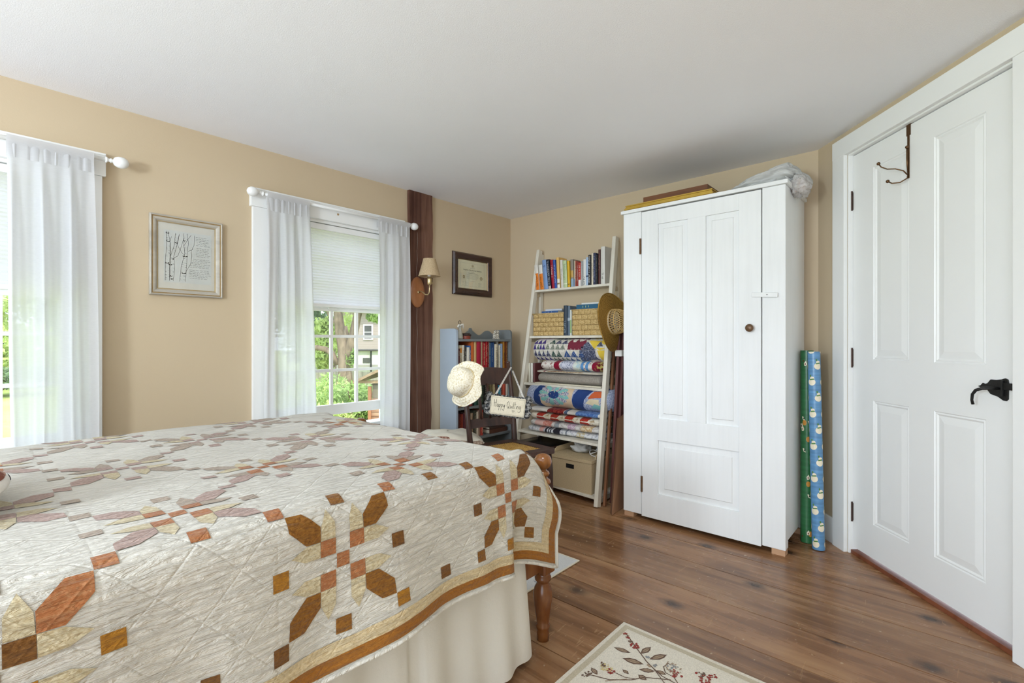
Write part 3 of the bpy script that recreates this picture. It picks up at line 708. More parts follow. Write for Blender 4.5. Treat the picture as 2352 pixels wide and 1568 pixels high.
for (a, b, c, d) in pa:
    mb = MB(); rx = t0+.012; i = .034 if c > .6 else .04; e = .008
    mb._add([(rx, y, z) for y, z in ((a, c), (b, c), (b, d), (a, d))] + [(rx-.002, y, z) for y, z in ((a+i-.004, c+i-.004), (b-i+.004, c+i-.004), (b-i+.004, d-i+.004), (a+i-.004, d-i+.004))] + [(rx-.007, y, z) for y, z in ((a+i, c+i), (b-i, c+i), (b-i, d-i), (a+i, d-i))],
            [(k, (k+1) % 4, 4+(k+1) % 4, 4+k) for k in range(4)] + [(4+k, 4+(k+1) % 4, 8+(k+1) % 4, 8+k) for k in range(4)] + [(8, 9, 10, 11)])
    mb.build('raised_panel', WARD, dr)
kb = atX(1724, 754, WX-.004)
MB().lathe([(.0001, 0), (.011, 0), (.009, .006), (.009, .012), (.018, .016), (.021, .024), (.019, .03), (.010, .034), (.0001, .035)], 24, Matrix.Translation(kb) @ Matrix.Rotation(R(-90), 4, 'Y')).build('knob', KNOB, dr, smooth=True)
lc = atX(1757, 678, WX-.004)
mb = MB(); mb.box(-.006, 0, -.062, .062, -.012, .012, Matrix.Translation(lc+Vector((-.005, .0, 0))) @ Matrix.Rotation(R(4), 4, 'X')); mb.box(-.001, .004, -.009, .009, -.009, .009, Matrix.Translation(lc)); mb.build('turn_button', WARD, wd, bevel=.002)
MB().lathe([(.0001, 0), (.0026, 0), (.002, .001), (.0001, .0012)], 10, Matrix.Translation(lc+Vector((-.0112, -.012, 0))) @ Matrix.Rotation(R(-90), 4, 'Y')).build('screw', BLACK, wd)
for (px, py) in ((1472, 567), (1475, 1111)):
    h_ = atX(px, py, WX)
    MB().tube([(h_.x-.007, h_.y, h_.z-.048), (h_.x-.007, h_.y, h_.z-.02), (h_.x-.007, h_.y, h_.z+.048)], .0065, 10).box(h_.x-.005, h_.x-.0035, h_.y-.004, h_.y+.004, h_.z-.045, h_.z+.045).build('hinge', RUST, wd)
FOOTW = M('bare_pine_block', '#c39a78', .7)
for y in (WYR+.035, WYL-.035): MB().box(WX+.005, WX+.06, y-.032, y+.032, .0, .031).build('foot_block', FOOTW, wd, bevel=.002)
for y in (WYR+.035, WYL-.035): MB().box(WXB-.06, WXB-.01, y-.032, y+.032, .0, .031).build('foot_block', FOOTW, wd, bevel=.002)

# framed things lying on the wardrobe
def flat_frame(name, lb, x0, x1, y0, y1, z0, th, wd_, m1, m2, rz=0, steps=True):
    c = Vector(((x0+x1)/2, (y0+y1)/2, z0)); t_ = thing(name, lb, 'picture frame', c, rz)
    hx, hy = (x1-x0)/2, (y1-y0)/2; mb = MB()
    prof = [(0, 0), (0, th*.4), (wd_*.12, th*.42), (wd_*.12, th*.62), (0.0, th*.66), (0, th), (wd_*.5, th*.9), (wd_, th*.6), (wd_, 0)] if steps else [(0, 0), (0, th), (wd_, th*.8), (wd_, 0)]
    n = len(prof); vs = []
    for (i, z) in prof: vs += [(-hx+i, -hy+i, z), (hx-i, -hy+i, z), (hx-i, hy-i, z), (-hx+i, hy-i, z)]
    fs = [(k*4+q, k*4+(q+1) % 4, ((k+1) % n)*4+(q+1) % 4, ((k+1) % n)*4+q) for k in range(n) for q in range(4)]
    mb._add(vs, fs); mb.build('moulding', m1, t_); MB().box(-hx+wd_*.8, hx-wd_*.8, -hy+wd_*.8, hy-wd_*.8, .003, .006).build('backing', m2, t_)
    return t_
g0 = atX(1440, 478, 2.82); g1 = atX(1640, 437, 2.82)
flat_frame('gold_picture_frame', 'gilt picture frame lying flat on the left of the wardrobe top', 2.80, 3.16, g1.y, g0.y+.01, WZ+.002, .022, .04, GOLD, BLACK)
flat_frame('gold_picture_frame', 'gilt picture frame stacked between the lower gilt frame and the brown one', 2.805, 3.15, g1.y+.005, g0.y+.004, WZ+.025, .020, .04, GOLD, BLACK)
b0 = atX(1480, 460, 2.85); b1 = atX(1625, 432, 2.85)
flat_frame('brown_picture_frame', 'plain brown wooden frame on top of the gilt frames on the wardrobe', 2.835, 3.14, b1.y-.005, b0.y, WZ+.046, .038, .03, M_wood('mid_brown_frame', '#55341f', '#7a4e30', (1, 12, 1), .4), BLACK, steps=False)
# plastic bag with cloth
bg_ = thing('plastic_bag', 'crumpled clear plastic bag slumped over the right end of the wardrobe top', 'plastic bag', (2.98, .745, WZ))
mb = MB()
def bagF(u, v):
    th = u*2*math.pi; ph = v*math.pi
    d = Vector((math.cos(th)*math.sin(ph), math.sin(th)*math.sin(ph), -math.cos(ph)))
    n1 = abs(noise.noise(d*2.6+Vector((3, 1, 7)))); n2 = abs(noise.noise(d*6+Vector((1, 8, 2)))); n3 = abs(noise.noise(d*14))
    r = 1 + .30*n1 - .16*n2 - .07*n3
    y = -d.y*.215*min(r, 1.08)
    t_ = (y+.23)/.46
    hgt = .068 - .056*max(0, min(1, (t_-.3)/.65)) + .008*math.exp(-((t_-.15)/.16)**2)
    z = d.z*hgt*r + hgt*.92
    if y < -.13: z -= (-.13-y)*.5
    return Vector((d.x*.17*r, y, max(z, .003) if y > -.125 else z))
mb.grid(lambda u, v: bagF(u, v), lin_space(0, 1, 110), lin_space(.001, .999, 64)); mb.build('film', FILM, bg_, smooth=True, weld=True)
mb = MB(); mb.grid(lambda u, v: bagF(u, v)*.85+Vector((0, .0, .004)) if True else 0, lin_space(0, 1, 60), lin_space(.001, .999, 36)); 
mb.build('white_cloth_inside', M_cloth('white_cloth_in_bag', '#deddd8'), bg_, smooth=True, weld=True)
mb = MB()
def tailF(u, v):
    th = u*2*math.pi; ph = v*math.pi; d = Vector((math.cos(th)*math.sin(ph), math.sin(th)*math.sin(ph), -math.cos(ph)))
    r = 1+.35*noise.noise(d*2+Vector((4, 4, 4)))-.2*abs(noise.noise(d*7))
    return Vector((-.06+d.x*.075*r, -.185+d.y*.040*r, -.010+d.z*.040*r))
mb.grid(tailF, lin_space(0, 1, 50), lin_space(.001, .999, 30)); mb.build('peach_cloth_inside', M_cloth('peach_cloth', '#d9a98e'), bg_, smooth=True, weld=True)
mb = MB(); mb.grid(lambda u, v: (tailF(u, v)-Vector((-.06, -.185, -.010)))*1.2+Vector((-.06, -.185, -.006)) + Vector((0, 0, .01*noise.noise(Vector((u*30, v*20, 2))))), lin_space(0, 1, 60), lin_space(.001, .999, 40)); mb.build('film_tail', FILM, bg_, smooth=True, weld=True)

# ------------------------------------------------------------------ wrapping paper rolls
def roll_mat(name, c, kind):
    t = NT(name); uv = t.uv(); t.set(.3, 0, .5)
    base = t.ramp(t.noise(t.mapping(uv, (3, 60, 1)), 1, 3), [(.3, tuple(x*.8 for x in lin(c))), (.7, tuple(min(1, x*1.2) for x in lin(c)))])
    t.col(base); return t.m
def paper_roll(lb, base, top, r, mt, pats, pm):
    t_ = thing('wrapping_paper_roll', lb, 'wrapping paper', base, 0, 'rolls of wrapping paper')
    ax = (Vector(top)-Vector(base)); L = ax.length; q = ax.to_track_quat('Z', 'Y').to_matrix()
    def Fn(u, v): return q @ Vector((r*math.cos(u/r), r*math.sin(u/r), v))
    mb = MB(); patched(mb, Fn, 0, 2*math.pi*r, 24, .0, L, 60, pats(L, 2*math.pi*r), .0006)
    mb.grid(lambda u, v: q @ Vector((v*math.cos(u/r), v*math.sin(u/r), L-.006)), lin_space(0, 2*math.pi*r, 24), [.008, r*.6, r])
    mb.mat(1).grid(lambda u, v: q @ Vector((.012*math.cos(u/r), .012*math.sin(u/r), v)), lin_space(0, 2*math.pi*r, 24), [L-.05, L])
    mb.build('paper', [mt]+pm, t_, smooth=True); return t_
def blue_p(L, C):
    out = []; n = int(L/.085)
    for i in range(n+1):
        for k in range(3):
            u = (k/3+.10+(i % 2)*.167) % 1*C; v = .03+i*.085
            if u < .02 or u > C-.02: u = max(.02, min(C-.02, u))
            out += [(1, blob(u, v, .018, .018)), (1, blob(u+.002, v+.021, .010, .009), .3), (2, [(u-.010, v+.010), (u+.011, v+.013), (u+.010, v+.020), (u-.009, v+.016)], 1.2), (2, blob(u-.006, v+.033, .004, .006), .5)]
    return out
def green_p(L, C):
    rr = random.Random(3); out = []
    for i in range(46):
        u = rr.uniform(.015, C-.015); v = rr.uniform(.02, L-.03); k = rr.choice([1, 1, 3, 4, 4, 5])
        if k == 1: out += [(1, [(u-.005, v-.012), (u+.006, v-.010), (u+.008, v), (u+.002, v+.016), (u-.007, v+.002)]), (4, blob(u, v-.002, .0028, .004), 1)]
        elif k == 3: out.append((3, blob(u, v, .010, .015)))
        elif k == 4: out.append((4, blob(u, v, .003, .004, 8)))
        else: out += [(1, [(u-.008, v+.01), (u-.003, v-.006), (u+.008, v-.010), (u+.004, v+.001), (u-.002, v+.012)]), (6, blob(u+.002, v+.001, .003, .005), 1)]
    return out
CREAMP = M('wrap_cream', '#efe3c8', .35, 0, .4)
gb = atZ(1872, 1243, .034); gt = Vector((3.135, .592, 1.048))
paper_roll('green wrapping paper roll printed with birds and pears, standing against the wardrobe side', (3.06, .557, .003), (3.085, .562, 1.05), .032, roll_mat('green_wrap', '#2f6a3e', 0), green_p, [CREAMP, M('g2', '#2d5a34', .4), M('wrap_orange', '#c98a3a', .4), M('wrap_red', '#7d2f24', .4), M('wrap_green', '#3d7a44', .4), M('wrap_dark', '#24342c', .4)])
paper_roll('blue wrapping paper roll printed with white snowmen, standing in front of the green one', (2.992, .492, .003), (3.03, .520, 1.045), .030, roll_mat('blue_wrap', '#5f8fb8', 0), blue_p, [CREAMP, M('wrap_sage', '#5d8a4e', .4)])

# ------------------------------------------------------------------ rugs
def rug_mat(name, c):
    t = NT(name); co = t.obj(); c = lin(c); n = t.noise(co, 260, 2, .6)
    t.col(t.ramp(n, [(.35, tuple(x*.86 for x in c)), (.65, tuple(min(1, x*1.05) for x in c))])); t.set(.95, 0, .05, .2); t.bump(n, .5, .003); return t.m
rug = thing('floral_rug', 'cream rug woven with rose stems lying beside the bed', 'rug', (1.70, .93, 0))
RM = [rug_mat('rug_cream', '#dcd4c4'), rug_mat('rug_border', '#bfb39b'), rug_mat('rug_red', '#8f3a33'), rug_mat('rug_brown', '#6b5446'), rug_mat('rug_tan', '#a08a72'), rug_mat('rug_yellow', '#cdbb86'), rug_mat('rug_grey', '#8f8f8f')]
mb = MB()
def rugF(u, v): return Vector((-u, -v, .006+.0012*noise.noise(Vector((u*6, v*6, 0)))))   # u back along -X from the corner, v along -Y
rp = [(1, [(.012, .014), (1.6, .014), (1.6, .034), (.032, .034)]), (1, [(.014, .012), (.014, 1.0), (.034, 1.0), (.034, .03)])]
def rpt(px, py): p = atZ(px, py, .006); return (1.70-p.x, .93-p.y)
def rleaf(p, q, w, m_=3):
    a = Vector(rpt(*p)); b = Vector(rpt(*q)); d = b-a; n = Vector((-d.y, d.x)).normalized()*w; N_ = 7
    up = [a+d*(i/N_)+n*math.sin(math.pi*i/N_)*(1+.16*(i % 2)) for i in range(N_+1)]; dn = [a+d*(i/N_)-n*math.sin(math.pi*i/N_)*(1+.16*(i % 2)) for i in range(N_-1, 0, -1)]
    rp.append((m_, [tuple(x) for x in up+dn]))
    u2 = [a+d*.12+d*(.76*i/5)+n*.62*math.sin(math.pi*i/5) for i in range(6)]; d2 = [a+d*.12+d*(.76*i/5)-n*.62*math.sin(math.pi*i/5) for i in range(4, 0, -1)]
    rp.append((4 if m_ == 3 else 3, [tuple(x) for x in u2+d2], 1)); rib([p, q], .0016, m_)
def rib(pts, w, m_=3, px=True):
    P = [Vector(rpt(*p)) if px else Vector(p) for p in pts]
    for a, b in zip(P[:-1], P[1:]):
        d = (b-a); 
        if d.length < 1e-5: continue
        n = Vector((-d.y, d.x)).normalized()*w/2; d = d.normalized()*w*.3
        rp.append((m_, [tuple(a-n-d), tuple(b-n+d), tuple(b+n+d), tuple(a+n-d)], 2))
def rdots(c, r, n, m_, seed):
    rr = random.Random(seed); C = Vector(rpt(*c))
    for _ in range(n):
        an = rr.uniform(0, 6.28); q = C+Vector((math.cos(an), math.sin(an)))*r*rr.random()**.5; s = rr.uniform(.0025, .006)
        rp.append((m_, [(q.x+s*math.cos(k*1.2566+an), q.y+s*.8*math.sin(k*1.2566+an)) for k in range(5)], 2.5+rr.random()))
rib([(1436, 1454), (1448, 1470), (1458, 1484), (1470, 1500), (1485, 1520), (1500, 1535), (1520, 1553), (1560, 1575)], .004)
rib([(1500, 1535), (1512, 1550), (1530, 1575)], .003); rib([(1540, 1545), (1528, 1530), (1535, 1520)], .003, 4)
rib([(1345, 1548), (1400, 1562), (1450, 1562), (1480, 1556), (1540, 1562)], .004); rib([(1412, 1545), (1435, 1556), (1460, 1560)], .003); rib([(1390, 1565), (1440, 1560)], .003, 4)
rib([(1560, 1575), (1548, 1556), (1528, 1545), (1524, 1532), (1536, 1524)], .003)
for p, q, w_ in (((1448, 1500), (1410, 1487), .010), ((1472, 1502), (1495, 1487), .011), ((1492, 1515), (1532, 1505), .012), ((1478, 1526), (1430, 1512), .013), ((1504, 1542), (1468, 1538), .010), ((1530, 1550), (1508, 1540), .008), ((1372, 1550), (1358, 1534), .009), ((1485, 1562), (1466, 1550), .011), ((1444, 1548), (1430, 1538), .007)): rleaf(p, q, w_)
for c, r_, n_, m_, sd in (((1458, 1484), .016, 26, 2, 1), ((1436, 1457), .006, 7, 2, 2), ((1443, 1466), .006, 7, 2, 3), ((1448, 1474), .006, 8, 3, 4), ((1392, 1534), .020, 26, 5, 5), ((1402, 1542), .013, 18, 2, 6), ((1384, 1527), .012, 12, 3, 7), ((1546, 1536), .028, 16, 4, 8), ((1550, 1548), .022, 18, 2, 9), ((1545, 1533), .018, 10, 6, 10),
        ((1620, 1562), .022, 30, 2, 11), ((1612, 1550), .014, 12, 3, 12), ((1638, 1554), .012, 10, 2, 13), ((1598, 1545), .005, 4, 2, 14), ((1350, 1552), .018, 14, 3, 15), ((1487, 1510), .006, 8, 6, 16), ((1505, 1530), .006, 8, 6, 17), ((1490, 1530), .005, 6, 4, 18), ((1437, 1462), .012, 5, 4, 19)): rdots(c, r_, n_, m_, sd)
rr = random.Random(9)
for k in range(7):      # the woven pattern goes on out of frame
    cx, cy = rr.uniform(.5, 1.4), rr.uniform(.15, .7)
    for q in range(5):
        an = rr.uniform(0, 6.28); a = (cx, cy); b = (cx+.1*math.cos(an), cy+.1*math.sin(an)); rib([a, b], .004, 3, False)
        rp.append((4, [(b[0]+.012*math.cos(s*1.05), b[1]+.016*math.sin(s*1.05)) for s in range(6)], 2))
patched(mb, rugF, 0, 1.55, 60, 0, 1.0, 40, rp, .0004)
mb.build('pile', RM, rug, smooth=False)
MB().box(-1.55, 0, -1.0, 0, .0012, .0048).build('backing', RM[1], rug)
mat2 = thing('small_mat', 'small white mat with grey print sticking out beyond the foot of the bed', 'mat', (2.025, 1.358, 0))
rm2 = []
rr = random.Random(5)
for k in range(70):
    u, v = rr.uniform(.02, .52), rr.uniform(.02, .58); an = rr.uniform(0, 3.1); l = rr.uniform(.01, .03); n = Vector((math.cos(an), math.sin(an)))
    rm2.append((rr.choice([1, 1, 2]), [(u+n.x*l, v+n.y*l), (u-n.y*l*.35, v+n.x*l*.35), (u-n.x*l, v-n.y*l), (u+n.y*l*.35, v-n.x*l*.35)], rr.random()))
mb = MB(); patched(mb, lambda u, v: Vector((-u, v, .007)), .0, .55, 20, 0, .62, 20, rm2, -.0004); mb.mat(0).box(-.55, 0, 0, .62, .001, .0065)
mb.mat(3).tube([(-.55, 0, .0055), (0, 0, .0055), (0, .62, .0055)], .0045, 8)
mb.build('woven_top', [rug_mat('mat_white', '#cfcfcd'), rug_mat('mat_grey', '#6c6f76'), rug_mat('mat_light_grey', '#9a9ca1'), rug_mat('mat_edge', '#ddd5c2')], mat2)
# ------------------------------------------------------------------ pictures on the window wall
def text_mesh(mb, s, size, xf, align='CENTER', shear=0.0):
    cu = bpy.data.curves.new('t', 'FONT'); cu.body = s; cu.size = size; cu.align_x = align; cu.shear = shear; cu.resolution_u = 2
    o = bpy.data.objects.new('t', cu); COL.objects.link(o); dg = bpy.context.evaluated_depsgraph_get(); me = o.evaluated_get(dg).to_mesh()
    mb._add([xf(v.co.x, v.co.y) for v in me.vertices], [tuple(p.vertices) for p in me.polygons]); o.to_mesh_clear() if False else None
    bpy.data.objects.remove(o); bpy.data.curves.remove(cu)
def wall_frame(name, lb, cat, x0, x1, z0, z1, y, prof, mf, rot=0):
    """picture hung on the window wall: prof = [(inset, depth off the wall, material)]"""
    c = Vector(((x0+x1)/2, y, (z0+z1)/2)); t_ = thing(name, lb, cat, c); t_.rotation_euler = (0, rot, 0)
    hx, hz = (x1-x0)/2, (z1-z0)/2; mb = MB()
    for k in range(len(prof)-1):
        (i, d, mi), (i2, d2, _) = prof[k], prof[k+1]; mb.mat(mi)
        P = lambda i, d: [(-hx+i, -d, -hz+i), (hx-i, -d, -hz+i), (hx-i, -d, hz-i), (-hx+i, -d, hz-i)]
        mb._add(P(i, d)+P(i2, d2), [(q, (q+1) % 4, 4+(q+1) % 4, 4+q) for q in range(4)])
    mb.build('frame', mf, t_); return t_, hx, hz
SILV = M_wood('silvered_frame', '#a9a296', '#c7c0b2', (14, 1, 1), .4, .4, .1); CHAMP = M('champagne_frame', '#b9a179', .38, .35, .5, .08, 30)
t_, hx, hz = wall_frame('picture', 'silver framed ink drawing of birch trunks beside a handwritten poem', 'picture', .586, .906, 1.331, 1.731, YL-.001,
    [(0, 0, 0), (0, .020, 0), (.004, .024, 0), (.008, .022, 1), (.011, .017, 1), (.014, .020, 0), (.024, .017, 0), (.030, .010, 1), (.036, .008, 1)], [SILV, CHAMP])
MB().box(-hx+.034, hx-.034, -.006, -.002, -hz+.034, hz-.034).build('mat_board', M('mat_board_cream', '#d9d2c6', .9), t_)
mb = MB(); ax0, ax1, az0, az1 = -.094, .104, -.125, .122
xf = lambda a, b: Vector((ax0+a*(ax1-ax0), -.0068, az0+b*(az1-az0)))
mb._add([xf(-.03, -.03), xf(1.03, -.03), xf(1.03, 1.03), xf(-.03, 1.03)], [(0, 1, 2, 3)])
xi = lambda a, b: Vector((ax0+a*(ax1-ax0), -.0073, az0+b*(az1-az0)))
mb.mat(1); rr = random.Random(12)
def trunk(pl, pr, knots):
    for pts in (pl, pr):
        P = []
        for (a, b), (c, d) in zip(pts[:-1], pts[1:]):
            for k in range(6): P.append((a+(c-a)*k/6+rr.uniform(-.003, .003), b+(d-b)*k/6))
        P.append(pts[-1]); mb.stroke(P, .006, xi)
    for _ in range(46):
        k = rr.random()*.98; n = len(pl)-1; s = k*n; i = int(s); f = s-i
        a = [pl[i][q]+(pl[i+1][q]-pl[i][q])*f for q in (0, 1)]; c = [pr[i][q]+(pr[i+1][q]-pr[i][q])*f for q in (0, 1)]
        l = rr.uniform(.1, .5); s0 = 0 if rr.random() < .65 else 1-l
        mb.mat(rr.choice([1, 2, 2])).stroke([(a[0]+(c[0]-a[0])*s0, a[1]+(c[1]-a[1])*s0), (a[0]+(c[0]-a[0])*(s0+l), a[1]+(c[1]-a[1])*(s0+l)-.006)], rr.uniform(.002, .005), xi)
    mb.mat(1)
    for (x, y, s) in knots:
        for q in range(5): mb.stroke([(x-s+rr.uniform(-.01, .01), y+rr.uniform(-.012, .012)), (x, y-.012), (x+s, y+rr.uniform(-.012, .012))], .008, xi)
trunk([(.02, 1.0), (.03, .8), (.01, .5), (.0, .2), (.0, 0)], [(.06, 1.0), (.1, .8), (.1, .5), (.09, .2), (.09, 0)], [(.05, .97, .03), (.06, .80, .04), (.04, .36, .04)])
trunk([(.22, .98), (.18, .7), (.11, .5), (.10, .25), (.09, 0)], [(.30, .95), (.24, .7), (.18, .5), (.2, .25), (.17, 0)], [(.24, .79, .03), (.11, .33, .035), (.16, .45, .02), (.13, .1, .02), (.14, .04, .015)])
trunk([(.40, 1.0), (.40, .78), (.42, .58), (.34, .3), (.31, 0)], [(.48, 1.0), (.5, .78), (.47, .58), (.46, .3), (.43, 0)], [(.43, .53, .05), (.40, .18, .045), (.41, .85, .02)])
for pts in ([(.5, .64), (.58, .68), (.63, .78), (.64, .98)], [(.40, .74), (.5, .9), (.56, .98)], [(.32, .64), (.26, .75), (.22, .85)], [(.17, .46), (.27, .52), (.33, .68), (.40, .9)], [(.44, .2), (.55, .38), (.58, .55), (.56, .66), (.6, .7)], [(.13, .9), (.1, .8), (.12, .6), (.11, .5)], [(.3, .97), (.26, .8)], [(.42, .55), (.35, .6), (.32, .66)]): mb.stroke(pts, .006, xi)
y = .95
for blk, n in ((0, 6), (1, 6), (2, 6), (3, 6)):
    for k in range(n):
        xa = (.66 if blk < 2 else .60 - .02*k if blk == 2 else .50) + rr.uniform(0, .03); xb = .98-rr.uniform(0, .06); x = xa
        while x < xb:
            wl = rr.uniform(.035, .08); P = []; q = 0
            while q < wl: P.append((x+q, y+rr.uniform(-.006, .009))); q += .008
            if len(P) > 1: mb.stroke(P, .0036, xi)
            x += wl+.016
        y -= .034
    y -= .028
mb.build('drawing', [M('drawing_paper', '#d3d2cc', .9), M('ink', '#34363a', .8), M('ink_wash', '#8d9092', .8)], t_)
MB().box(-hx+.03, hx-.03, -.0105, -.0095, -hz+.03, hz-.03).build('glass', GLASS, t_)
# framed certificate
MAH = M_wood('dark_mahogany', '#2c1c17', '#4a3026', (14, 1, 1), .25, .6, .04)
t_, hx, hz = wall_frame('certificate', 'dark framed society membership certificate hanging right of the wall lamp', 'certificate', 2.548, 2.99, 1.477, 1.82, YL-.001,
    [(0, 0, 0), (0, .012, 0), (.012, .026, 0), (.03, .022, 0), (.045, .016, 0), (.049, .018, 0), (.053, .014, 1), (.057, .008, 1)], [MAH, M('thin_gold_lip', '#7a5f38', .35, .6)])
mb = MB(); mb._add([(-hx+.05, -.006, -hz+.05), (hx-.05, -.006, -hz+.05), (hx-.05, -.006, hz-.05), (-hx+.05, -.006, hz-.05)], [(0, 1, 2, 3)])
xc = lambda a, b: Vector((a, -.0066, b)); mb.mat(1)
text_mesh(mb, 'Daughters of the American Revolution', .0128, lambda a, b: xc(a*1.03, .032+b*1.3)); mb.mat(2)
text_mesh(mb, 'NATIONAL SOCIETY', .006, lambda a, b: xc(a, .052+b)); text_mesh(mb, 'certifies that', .006, lambda a, b: xc(a, .021+b))
rr = random.Random(4)
def micro(x0, x1, z, w_=.0011):
    x = x0
    while x < x1: l = rr.uniform(.004, .012); mb.stroke([(x, z), (min(x+l, x1), z)], w_, xc); x += l+.002
micro(-.055, .055, .012, .0022)
for k in range(6): micro(-.068, .068 - (.02 if k == 5 else 0), .002-k*.0072)
micro(-.03, .03, -.052)
for k in range(4): micro(-.115, -.095, -.062-k*.009); micro(-.085, -.055+rr.uniform(-.01, .01), -.062-k*.009); micro(.065, .10, -.062-k*.009)
for pts in ([(-.135, -.095), (.135, -.095), (.135, .092), (-.135, .092), (-.135, -.095)],): mb.stroke(pts, .0007, xc)
mb.mat(3)
def ringd(cx, cz, r): mb.stroke([(cx+r*math.cos(k*.3307), cz+r*math.sin(k*.3307)) for k in range(20)], r*.35, xc); mb.stroke([(cx-r*.4, cz), (cx+r*.4, cz)], r*.5, xc)
ringd(0, .073, .009); ringd(.098, -.022, .012); ringd(-.098, -.022, .009); mb.stroke([(-.106, -.012), (-.09, -.012), (-.09, -.032), (-.106, -.032), (-.106, -.012)], .002, xc)
mb.build('document', [M('certificate_paper', '#e8dfbf', .85), M('black_print', '#2e2a26', .8), M('grey_print', '#7b7464', .8), M('gold_print', '#a5853f', .6)], t_)
MB().box(-hx+.045, hx-.045, -.0095, -.0088, -hz+.045, hz-.045).build('glass', GLASS, t_)

# ------------------------------------------------------------------ wall lamp on the post
PLY = YL-.026
pc = atY(959, 672, PLY-.012)
sc = thing('wall_lamp', 'brass wall lamp with woven shade on an oval wooden plate, mounted on the post', 'lamp', (pc.x, PLY, pc.z))
mb = MB(); N_ = 48
rings = [(1, 0), (1, .008), (.97, .013), (.90, .015), (.82, .019), (.5, .0205), (.01, .021)]
vs = [(.0635*k*math.cos(a*2*math.pi/N_), -d-.004, .112*k*math.sin(a*2*math.pi/N_)) for k, d in rings for a in range(N_)]
mb._add(vs, [(i*N_+k, i*N_+(k+1) % N_, (i+1)*N_+(k+1) % N_, (i+1)*N_+k) for i in range(len(rings)-1) for k in range(N_)]); mb.build('oval_plate', OVAL, sc, smooth=True)
s0 = Vector((.012, -.135, .055))
mb = MB(); mb.tube([(0, -.022, .0), (-.002, -.05, .006), (0, -.075, -.004), (.004, -.098, -.022), (.01, -.12, -.024), (.012, -.133, -.008), (.012, -.135, .018), s0], .0042, 12)
mb.lathe([(.0001, 0), (.011, 0), (.0115, .002), (.007, .006), (.0045, .012)], 20, Matrix.Translation((0, -.022, 0)) @ Matrix.Rotation(R(90), 4, 'X')); mb.build('arm', BRASS, sc, smooth=True)
MB().lathe([(.006, -.012), (.012, -.008), (.0155, -.002), (.0165, .018), (.0165, .028), (.0175, .03), (.0165, .032), (.0165, .046), (.013, .05), (.0001, .05)], 24, Matrix.Translation(s0)).tube([s0+Vector((.016, 0, .006)), s0+Vector((.026, -.004, .006))], .004, 8).build('socket', BRASS, sc, smooth=True)
MB().lathe([(.012, .05), (.013, .062), (.024, .085), (.029, .105), (.024, .125), (.010, .135), (.0001, .137)], 20, Matrix.Translation(s0)).build('light_bulb', M('frosted_bulb', '#f2f0ea', .3), sc, smooth=True)
mb = MB(); zb = .052
prof = [(.0775, zb), (.0775, zb+.003), (.0445, zb+.123), (.043, zb+.123), (.076, zb+.002), (.0775, zb)]
mb.lathe(prof, 48, Matrix.Translation(s0)); mb.lathe([(.0785, zb-.001), (.0785, zb+.004), (.077, zb+.005)], 48, Matrix.Translation(s0)); mb.lathe([(.0452, zb+.119), (.0452, zb+.1245), (.043, zb+.1245)], 48, Matrix.Translation(s0))
mb.build('lamp_shade', LINEN, sc, smooth=False)
mb = MB(); mb.tube([(0, -.004, -.112), (-.002, -.005, -.2), (.004, -.005, -.3), (-.004, -.005, -.42), (.002, -.005, -.55), (.0, -.005, -.75), (.006, -.005, -.95), (.002, -.005, -1.3)], .0022, 6); mb.build('cord', M('clear_cord', '#8d7a70', .4), sc, smooth=True)
mb = MB(); mb.tube([(0.0, -.004, .112), (-.004, -.004, .17), (.006, -.004, .24), (.0, -.004, .3), (.008, -.004, .38), (.004, -.004, .44)], .0015, 6); mb.build('cord', M('clear_cord', '#8d7a70', .4), sc, smooth=True)

